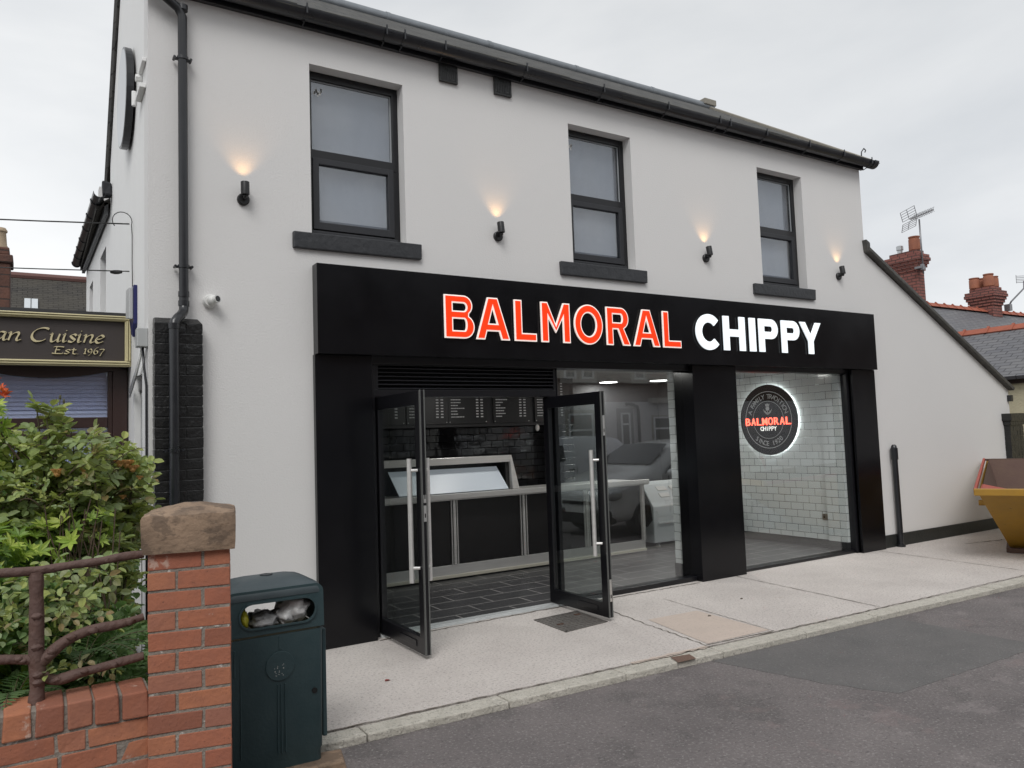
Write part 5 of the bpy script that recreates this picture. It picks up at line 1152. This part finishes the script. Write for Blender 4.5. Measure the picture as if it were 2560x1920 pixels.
def bush(vol,count,fn,rr,shell=.55):
    """vol: list of (cx,cy,cz,rx,ry,rz); calls fn(point, outward) through the outer part of the volumes"""
    tot=sum(v[3]*v[4]*v[5] for v in vol)
    for v in vol:
        for k in range(int(count*v[3]*v[4]*v[5]/tot)):
            dd=rv(rr); t=rr.uniform(shell,1.0)**.7
            q=1+.28*mnoise.noise(dd*2.3+Vector((v[0]*9,v[1]*7,v[2]*5)))
            p=Vector((v[0]+dd.x*v[3]*t*q,v[1]+dd.y*v[4]*t*q,v[2]+dd.z*v[5]*t*q))
            if p.z<.13 or (p.y>1.1) or p.x>-.06: continue
            if mnoise.noise(p*4.2)>.42: continue
            fn(p,dd)
rr=random.Random(5)
# rose bush
rb=thing('rose_bush','tall rose bush with rounded leaves and a few apricot roses against the black brick pier','bush',(-.5,-1.2,.12))
lm_,sm_=MB(),MB()
stems=[]
for k in range(9):
    x0_=-.46+rr.uniform(-.10,.08); y0_=-1.45+rr.uniform(-.15,.15); tx=[-.80,-.66,-.55,-.47,-.40,-.30,-.24,-.20,-.70][k]; ty=y0_+rr.uniform(-.35,.25); tz=[1.72,1.80,1.74,1.68,1.66,1.62,1.55,1.45,1.84][k]
    P=cat([(x0_,y0_,.1),(x0_*.7+tx*.3+rr.uniform(-.04,.04),y0_,.6),(x0_*.35+tx*.65+rr.uniform(-.04,.04),(y0_+ty)/2,1.15),(tx,ty,tz)],8); P=[Vector(p) for p in P]
    sm_.tube(P,[.011-.008*i/len(P) for i in range(len(P))],6); stems.append(P)
stem_o=sm_.build('stem',STEM,rb,smooth=True)
lm_,sm_=MB(),MB()
for P in stems:
    for i in range(len(P)//4,len(P)):
        for q in range(4): d=rv(rr); d.z=abs(d.z)*.5; rose_spray(lm_,sm_,P[i]+rv(rr)*.01,d,rr,rr.uniform(.8,1.2))
f=lambda p,d:rose_spray(lm_,sm_,p,Vector((d.x,d.y,d.z*.4))+rv(rr)*.5,rr,rr.uniform(.8,1.2),5 if rr.random()<.8 else 3)
bush([(-.74,-1.45,1.42,.24,.28,.26),(-.50,-1.35,1.36,.20,.26,.20),(-.33,-1.35,1.33,.15,.22,.17),(-.9,-1.4,1.25,.3,.3,.3),(-.62,-1.5,1.12,.32,.3,.3),(-.95,-1.5,.9,.3,.3,.3)],760,f,rr,.2)
f2=lambda p,d:rose_spray(lm_,sm_,p,Vector((d.x,d.y-.4,-.2))+rv(rr)*.5,rr,rr.uniform(.7,1.0),3)
bush([(-.62,-2.1,1.0,.26,.22,.22),(-.86,-2.2,1.0,.16,.2,.16)],150,f2,rr,.1)
# shoots poking through the railing
for (px,py,pz) in ((-.60,-2.60,1.02),(-.58,-2.58,.93),(-.64,-2.6,.84),(-.52,-2.55,.96),(-.66,-2.62,.78),(-.50,-2.58,.76),(-.45,-2.56,.75),(-.57,-2.6,.8),(-.74,-2.6,1.02),(-.78,-2.58,1.08),(-.80,-2.6,.98),(-.62,-2.6,1.06),(-.56,-2.58,1.0)):
    for q in range(3): rose_spray(lm_,sm_,Vector((px,py,pz))+rv(rr)*.02,rv(rr)+Vector((0,-.5,-.2)),rr,.62,3)
lm_.build('leaves',LF1,rb); sm_.build('leaf_stalks',STEM,rb)
# tall bud shoot
sm_,lm_=MB(),MB()
sm_.tube(cat([(-.60,-1.5,1.3),(-.607,-1.52,1.55),(-.618,-1.52,1.75),(-.60,-1.5,1.87),(-.597,-1.5,1.93)],6),[.006]*10+[.004]*10+[.002]*5,6)
for k in range(3):
    a=(-.597+(k-1)*.017,-1.5,1.90+.02*(k==1)); sm_.tube([(-.6,-1.5,1.84),a],.0015,5); b=MB(); sm_.ell(a,(.006,.006,.014),8,6)
sm_.build('bud_shoot',STEM,rb,smooth=True)
for k in range(9): leaf(lm_,Vector((-.603,-1.5,1.80+.008*k)),rv(rr)+Vector((0,-.4,.1)),Vector((0,-.6,1))+rv(rr)*.4,.05,.038,.55+.05*k,round_=True)
lm_.build('shoot_leaves',LF1,rb)
ROSE=mat('apricot_petal',(.55,.29,.09),.6,vary=.4,vscale=25,vcol=(.62,.42,.22))
for (px,py,pz,r_) in ((-.445,-1.6,1.60,.026),(-.385,-1.6,1.59,.018),(-.29,-1.55,1.555,.032),(-.33,-1.6,1.56,.028),(-.262,-1.55,1.53,.028),(-.615,-1.75,1.53,.028),(-.50,-1.7,1.54,.020),(-.23,-1.55,1.48,.016),(-.315,-1.6,1.385,.016)):
    b=MB(); c0=Vector((px,py-.03,pz)); b.ell(c0,(r_*.55,r_*.55,r_*.6),10,8,.3,4,rr.random())
    for k in range(14):
        a=2.4*k; el=.15+.09*(k%5); d=Vector((math.cos(a)*math.cos(el),math.sin(a)*math.cos(el),math.sin(el)+.2)).normalized(); leaf(b,c0+d*r_*.25-Vector((0,0,r_*.3)),d+Vector((0,0,.7)),-d+Vector((0,0,.4)),r_*1.25,r_*1.2,rr.random(),.35,True)
    b.build('rose_flower',ROSE,rb)
# loose arching sprays that break the outline, with bare brown twigs between them
sm_,lm_=MB(),MB()
for k in range(46):
    bx=rr.uniform(-.92,-.24); bz=(1.62 if bx<-.55 else 1.50)+rr.uniform(-.25,.1); by=-1.5+rr.uniform(-.25,.15)
    d=Vector((rr.uniform(-.6,.7),rr.uniform(-.8,.1),rr.uniform(.1,.9))).normalized(); L0=rr.uniform(.12,.28)
    P=[Vector((bx,by,bz))+d*L0*t_-Vector((0,0,.10*t_*t_)) for t_ in (0,.25,.5,.75,1)]
    if P[-1].x>-.13: continue
    sm_.tube(P,[.003,.0026,.0022,.0017,.001],5)
    if rr.random()<.75:
        for p in P[1:]: rose_spray(lm_,sm_,p,d+rv(rr)*.8,rr,rr.uniform(.45,.85),rr.choice((3,5)))
for k in range(26):
    x_=rr.uniform(-.60,-.36); P=[(x_,-1.9+rr.uniform(-.2,.2),.5),(x_+rr.uniform(-.05,.05),-1.9,.85),(x_+rr.uniform(-.12,.10),-1.85,1.25+rr.uniform(-.15,.15))]
    sm_.tube(cat(P,5),.003,5)
lm_.build('spray_leaves',LF1,rb); sm_.build('twigs',WOOD,rb)
# azalea like shrub at the left
az=thing('flowering_shrub','bright green shrub with whorled leaves and orange flowers at the left edge of the garden','shrub',(-1.0,-1.2,.12))
lm_,sm_=MB(),MB()
for k in range(9):
    P=cat([(-1.05+rr.uniform(-.1,.1),-1.2,.1),(-1.1+rr.uniform(-.2,.2),-1.2+rr.uniform(-.2,.2),.8),(-1.0+rr.uniform(-.3,.3),-1.3+rr.uniform(-.3,.2),1.4),(-.95+rr.uniform(-.25,.2),-1.3+rr.uniform(-.3,.2),1.75)],7); sm_.tube(P,[.012-.008*i/len(P) for i in range(len(P))],6)
sm_.build('stem',WOOD,az,smooth=True)
f=lambda p,d:whorl(lm_,p,d+Vector((0,-.2,.7)),rr,rr.uniform(.75,1.15),8,.30)
bush([(-.95,-1.5,1.86,.12,.16,.13),(-1.02,-1.35,1.72,.23,.28,.24),(-1.2,-1.3,1.5,.3,.3,.35),(-.78,-1.35,1.62,.14,.2,.13),(-1.15,-1.5,1.1,.35,.3,.4),(-.75,-1.75,1.12,.2,.2,.2),(-.95,-1.9,1.15,.25,.25,.2),(-.5,-1.75,1.22,.13,.16,.16),(-1.1,-2.0,.7,.5,.35,.35)],1250,f,rr,.35)
lm_.build('leaves',LF2,az)
FLO=mat('orange_flower',(.72,.13,.04),.5,vary=.4,vscale=30,vcol=(.8,.3,.12))
for (px,py,pz) in ((-.885,-1.5,2.015),(-.855,-1.55,1.94),(-.93,-1.5,1.97),(-.915,-1.9,1.41)):
    b=MB(); c=Vector((px,py,pz))
    for j in range(4):
        c2_=c+rv(rr)*.02; d=rv(rr)+Vector((0,-.3,.8))
        for k in range(6):
            a=k*PI/3; o=d.orthogonal().normalized(); q=d.normalized().cross(o); leaf(b,c2_,o*math.cos(a)+q*math.sin(a)+d.normalized()*.8,d,.04,.014,rr.random(),.2)
    b.build('flower_cluster',FLO,az)
# round leaved evergreen behind / filling
ev=thing('round_leaved_shrub','dark green rounded leaf shrub filling the garden bed behind the railing','shrub',(-.9,-.4,.12))
lm_,sm_=MB(),MB()
for k in range(7): sm_.tube([(-.8+rr.uniform(-.2,.2),-.5,.1),(-.8+rr.uniform(-.4,.4),-.5+rr.uniform(-.3,.3),1.3)],.01,6)
sm_.build('stem',WOOD,ev)
f=lambda p,d:[leaf(lm_,p+rv(rr)*.03,d+rv(rr)*.9+Vector((0,-.3,.1)),Vector((0,-.3,1))+rv(rr)*.5,rr.uniform(.045,.075),rr.uniform(.03,.045),rr.random(),round_=True) for _ in range(6)]
bush([(-1.0,-.7,.95,.55,.5,.75),(-.45,-.9,.85,.30,.5,.6),(-.95,-1.9,.75,.55,.4,.45),(-.42,-1.9,.55,.22,.35,.35),(-.25,-.6,1.1,.12,.4,.3)],2300,f,rr,.3)
lm_.build('leaves',LF4,ev)
# ferns
def fern(x,y,z,n,L_,seed,lab):
    rr=random.Random(seed); t=thing('fern',lab,'fern',(x,y,z)); lm_,sm_=MB(),MB()
    for i in range(n):
        a=2*PI*i/n+rr.uniform(-.3,.3); d=Vector((math.cos(a),math.sin(a)*.8-.15,0)); LL=L_*rr.uniform(.75,1.1)
        P=[Vector((x,y,z))+d*LL*t_*.95+Vector((0,0,LL*(.95*t_-.75*t_*t_))) for t_ in [k/14 for k in range(15)]]
        sm_.tube(P,.0022,4,caps=False); r0=rr.random()
        for k in range(2,15):
            t_=k/14; tg=(P[k]-P[k-1]).normalized(); s=tg.cross(Vector((0,0,1))).normalized(); l=LL*.28*math.sin(PI*min(1,t_*.9+.12))*(1-t_*.55)+.008
            for sg in (-1,1): leaf(lm_,P[k],s*sg+tg*.45,Vector((0,0,1))+tg*.2,l,.016,min(1,max(0,r0+rr.uniform(-.2,.2))),.05)
    lm_.build('frond',LF3,t); sm_.build('frond_stalk',STEM,t)
fern(-.52,-2.28,.72,13,.36,1,'large feathery fern right behind the railing between post and brick pier')
fern(-.78,-2.40,.62,11,.30,2,'fern behind the foot of the railing post')
fern(-.45,-2.40,.55,9,.28,3,'smaller fern low behind the brick coping beside the pier')
fern(-1.05,-2.45,.55,9,.3,4,'fern at the left edge low behind the garden wall')

# ================================================================== ACROSS THE STREET (seen in the shop windows)
op=thing('opposite_terrace','two storey stone terrace with white rendered ground floor across the street','terrace',(14,-13,0))
YO=-12.8
BST=mat('brown_sandstone_ashlar',(.17,.12,.10),.9,vary=.4,vscale=3,vcol=(.12,.085,.07),brick=dict(w=.6,h=.3,m=.008,mortar=(.10,.08,.07),c2=(.21,.15,.125),mbump=.004))
PALES=mat('pale_stone_surround',(.42,.39,.35),.85,vary=.3,vscale=5); GRYS=mat('grey_painted_surround',(.20,.20,.20),.7)
up_w=[]; 
b=MB(); wallgrid(b,-14,40,2.68,5.9,[],YO,YO-.3); 
b.build('upper_wall',BST,op)
b=MB(); wallgrid(b,-14,40,-.05,2.67,[],YO-.001,YO-.3); b.build('lower_wall',mat('white_harling',(.60,.59,.60),.9,vary=.2,vscale=4,bump=.006,bscale=50),op)
b=MB(); b.box(-14,40,YO,YO+.05,3.60,3.68); b.box(16.55,18.2,YO,YO+.22,2.62,2.79); b.build('string_course',PALES,op)
b=MB(); slab(b,[(-14.2,YO+.3,5.85),(40.2,YO+.3,5.85),(40.2,YO-4,8.6),(-14.2,YO-4,8.6)][::1],.08); slab(b,[(-14.2,YO-4,8.6),(40.2,YO-4,8.6),(40.2,YO-8.3,5.85),(-14.2,YO-8.3,5.85)],.08); b.build('roof',SLATE_NEW,op)
UPV=mat('upvc_white',(.68,.70,.72),.35); DG=mat('dark_room_glass',(.05,.055,.06),.08)
def owin(x0,x1,z0,z1,sur=PALES,fr=UPV,mid=None,sw=.13):
    W=thing_child('window',op)
    b=MB(); b.box(x0-sw,x1+sw,YO,YO+.03,z0-sw*1.1,z1+sw); b.build('surround',sur,W)
    b=MB(); f=.06
    b.box(x0,x0+f,YO+.03,YO+.06,z0,z1); b.box(x1-f,x1,YO+.03,YO+.06,z0,z1); b.box(x0+f,x1-f,YO+.0301,YO+.059,z0,z0+f); b.box(x0+f,x1-f,YO+.0301,YO+.059,z1-f,z1)
    zm=mid or (z0+z1)/2; b.box(x0+f,x1-f,YO+.0301,YO+.059,zm-.03,zm+.03); b.build('window_frame',fr,W)
    b=MB(); b.box(x0+f,x1-f,YO+.031,YO+.036,z0+f,z1-f); b.build('pane',DG,W)
for (x0,x1) in ((13.14,13.6),(13.83,14.3),(15.98,16.42),(17.5,17.95),(10.2,10.8),(7.4,8.0),(4.2,4.8),(20.5,21.1),(1.0,1.6)): owin(x0,x1,3.40,4.75)
owin(15.33,15.72,1.2,2.32,GRYS,UPV,1.95,.14); owin(16.72,17.5,1.1,2.17,PALES,UPV,1.78,.05); owin(13.25,14.2,.9,2.32,PALES,UPV,1.8,.1)
for xx in (10.0,6.6,3.0,20.0): owin(xx,xx+.9,.9,2.2,PALES,UPV,1.75,.1)
for xx in (11.9,8.6,5.2): 
    b=MB(); b.box(xx,xx+.9,YO,YO+.04,.05,2.15); b.build('front_door',mat('navy_door',(.03,.04,.08),.4),op)
b=MB(); b.tube([(15.55,YO+.06,2.60),(15.75,YO+.08,2.60),(16.0,YO+.08,2.52),(16.05,YO+.08,2.35),(16.07,YO+.08,.1)],.05,12); b.build('downpipe',BLKPLAS,op,smooth=True)

# bits lying about
b=MB(); leaf(b,Vector((1.33,-1.12,.006)),Vector((1,.3,0)),Vector((0,0,1)),.05,.03,.5); tag(b.build('fallen_leaf',mat('dead_red_leaf',(.25,.05,.04),.7),None),'small dark red fallen leaf on the pavement left of the manhole cover','leaf')
b=MB(); b.ell((.55,-3.05,-.043),(.012,.010,.007),8,6,.3,3); tag(b.build('white_pebble',mat('white_stone',(.7,.7,.68),.7),None,smooth=True),'tiny white pebble on the road near the bottom edge','pebble')
for (px,py,r_,lb) in ((4.35,-1.2,.018,'dark pebble on the pavement beside the tan slab'),(5.1,-.9,.015,'dark pebble on the pavement below the black middle pilaster')):
    b=MB(); b.ell((px,py,.004),(r_,r_*.7,.008),8,6,.4,3); tag(b.build('pebble',CRACK,None,smooth=True),lb,'pebble')
# vehicles -----------------------------------------------------------
TYRE=mat('tyre',(.015,.015,.016),.8); RIM=mat('alloy_rim',(.35,.36,.37),.35,metal=.8); CGL=mat('car_glass',(.02,.025,.028),.04,spec=.8); PTRIM=mat('bumper_black',(.02,.02,.02),.6)
HL=mat('headlight_glass',(.55,.57,.58),.1,metal=.4)
def vehicle(name,label,cat_,loc,rz,st,paint,win,wheels,wr,w2,lights,van=False):
    """st: stations along local x (front at -x): (x, z_bottom, z_belt, z_roof, half_width_belt, half_width_roof)"""
    t=thing(name,label,cat_,(0,0,0)); 
    rings=[]
    for (x,zb,zm,zt,wb,wt) in st:
        pr=[(wb*.93,zb),(wb,zb+.12),(wb*1.01,(zb+zm)/2),(wb,zm),(wt+(wb-wt)*.25,zm+(zt-zm)*.75),(wt,zt-.03 if zt>zm+.05 else zt),(wt*.75,zt),(0,zt+.012)]
        ring=[(x,-a,c) for a,c in pr]+[(x,a,c) for a,c in pr[::-1][1:]]; rings.append(ring)
    b=MB(); loft(b,rings); o=b.build('body',paint,t,smooth='auto'); sb=o.modifiers.new('sub','SUBSURF'); sb.levels=1; sb.render_levels=1
    for k,poly in enumerate(win):   # polygons with explicit 3d points
        b=MB(); b.add(poly,[list(range(len(poly)))]); b.build('window_glass' if len(poly)<9 else 'windscreen',CGL,t)
    for (wx,sg) in [(w_,s_) for w_ in wheels for s_ in (-1,1)]:
        W=thing_child('wheel',t)
        b=MB(); b.tube([(wx,sg*(w2-.20),wr),(wx,sg*(w2-.03),wr),(wx,sg*(w2+.005),wr)],[wr,wr,wr*.93],28); b.build('tyre',TYRE,W,smooth='auto')
        b=MB(); b.tube([(wx,sg*(w2-.02),wr),(wx,sg*(w2+.012),wr),(wx,sg*(w2+.015),wr)],[wr*.66,wr*.66,wr*.3],20); b.build('rim',RIM,W,smooth='auto')
    for (c,r,mm,nm) in lights: b=MB(); b.ell(c,r,16,10); b.build(nm,mm,t,smooth=True)
    b=MB(); b.box(st[0][0]-.03,st[0][0]+.25,-st[1][4]*.96,st[1][4]*.96,.22,.46); b.box(st[-1][0]-.2,st[-1][0]+.03,-st[-2][4]*.96,st[-2][4]*.96,.25,.50); b.build('bumper',PTRIM,t,bevel=.05,seg=3)
    b=MB(); b.box(st[0][0]-.012,st[0][0]+.06,-.36,.36,.53,.585); b.build('grille',PTRIM,t,bevel=.01)
    for sg in (-1,1):
        wb=st[5][4]
        b=MB(); b.box(wheels[0]+.42,wheels[1]-.42,sg*(wb*1.005),sg*(wb*1.005+.018),.48,.55); b.build('side_moulding',PTRIM,t,bevel=.006)
        for hx in (2.15,3.05):
            b=MB(); b.box(hx,hx+.17,sg*(wb*1.0),sg*(wb*1.0+.03),.86,.885); b.build('door_handle',PTRIM,t,bevel=.006)
        for gx in (1.35,2.38,3.24):
            b=MB(); b.box(gx,gx+.008,sg*(wb*.99),sg*(wb*1.012+.004),.34,.95); b.build('door_seam',DARK,t)
    b=MB(); b.box(st[0][0]-.034,st[0][0]-.030,-.26,.26,.40,.51); b.build('number_plate',WHITEP,t)
    t.location=loc; t.rotation_euler=(0,0,rz); return t
SILV=mat('silver_car_paint',(.70,.72,.71),.3,metal=.0,coat=.8); WHV=mat('pale_lilac_van_paint',(.82,.83,.88),.3,coat=.6)
st=[(0,.30,.55,.60,.62,.40),(.10,.22,.70,.80,.76,.62),(.45,.2,.85,.98,.82,.66),(.95,.2,.93,1.08,.84,.66),(1.10,.2,.95,1.14,.84,.66),(1.75,.2,.97,1.50,.85,.60),(2.3,.2,.97,1.56,.85,.62),(3.4,.2,.97,1.56,.85,.62),(4.0,.22,.98,1.48,.84,.60),(4.15,.3,.95,1.2,.80,.60),(4.2,.35,.8,.9,.74,.6)]
win=[]
for sg in (-1,1):
    y_=lambda z:sg*(.862-(z-.97)/.53*.20)
    win.append([(1.55,y_(1.0),1.0),(2.35,y_(1.0),1.0),(2.35,y_(1.44)-.0,1.44),(1.95,y_(1.44),1.44)]); win.append([(2.42,y_(1.0),1.0),(3.2,y_(1.0),1.0),(3.2,y_(1.44),1.44),(2.42,y_(1.44),1.44)]); win.append([(3.27,y_(1.0),1.0),(3.95,y_(1.02),1.02),(3.7,y_(1.42),1.42),(3.27,y_(1.44),1.44)])
    win.append([(1.25,y_(.99)+sg*.004,.99),(1.48,y_(.99)+sg*.004,.99),(1.72,y_(1.3)+sg*.004,1.30)])
ws=[(1.14+.5*t_/1.0,-.68+.0*t_,1.13+.36*t_) for t_ in (0,.5,1)]
win.append([(1.10,-.66,1.155),(1.06,-.33,1.165),(1.05,0,1.17),(1.06,.33,1.165),(1.10,.66,1.155),(1.42,.62,1.34),(1.68,.55,1.485),(1.66,0,1.505),(1.68,-.55,1.485),(1.42,-.62,1.34)])
lights=[((.17,-.74,.70),(.17,.10,.10),HL,'headlight'),((.17,.74,.70),(.17,.10,.10),HL,'headlight'),((4.1,-.72,1.0),(.06,.07,.18),mat('tail_red',(.3,.02,.02),.2),'tail_light'),((4.1,.72,1.0),(.06,.07,.18),mat('tail_red',(.3,.02,.02),.2),'tail_light'),((1.35,-.95,1.0),(.09,.10,.075),SILV,'wing_mirror'),((1.35,.95,1.0),(.09,.10,.075),SILV,'wing_mirror')]
vehicle('parked_car','silver small people carrier parked at the kerb and mirrored in the big shop window','car',(7.05,-4.15,-.05),R(-4),st,SILV,win,(.80,3.35),.30,.83,lights)
stv=[(0,.32,.62,.66,.66,.5),(.12,.24,.85,.92,.82,.7),(.6,.2,.98,1.10,.88,.76),(1.0,.2,1.02,1.22,.88,.76),(1.55,.2,1.05,1.60,.89,.72),(1.8,.2,1.06,1.66,.89,.76),(2.6,.2,1.06,1.68,.89,.78),(3.7,.2,1.06,1.66,.89,.78),(4.0,.22,1.05,1.55,.88,.74),(4.12,.3,.95,1.1,.85,.72)]
winv=[]
for sg in (-1,1): winv.append([(1.45,sg*.905,1.08),(2.05,sg*.905,1.08),(2.05,sg*.82,1.46),(1.72,sg*.82,1.46)])
winv.append([(1.0,-.7,1.25),(.97,0,1.27),(1.0,.7,1.25),(1.25,.7,1.42),(1.5,.66,1.59),(1.48,0,1.62),(1.5,-.66,1.59),(1.25,-.7,1.42),(1.1,-.7,1.32)])
lv=[((.3,-.68,.78),(.2,.12,.11),HL,'headlight'),((.3,.68,.78),(.2,.12,.11),HL,'headlight'),((1.5,-1.0,1.1),(.06,.10,.10),PTRIM,'wing_mirror'),((1.5,1.0,1.1),(.06,.10,.10),PTRIM,'wing_mirror')]
vehicle('parked_van','pale lilac white panel van parked across the street in front of the terrace','van',(8.1,-9.6,-.05),R(0),stv,WHV,winv,(.85,3.3),.31,.87,lv,True)
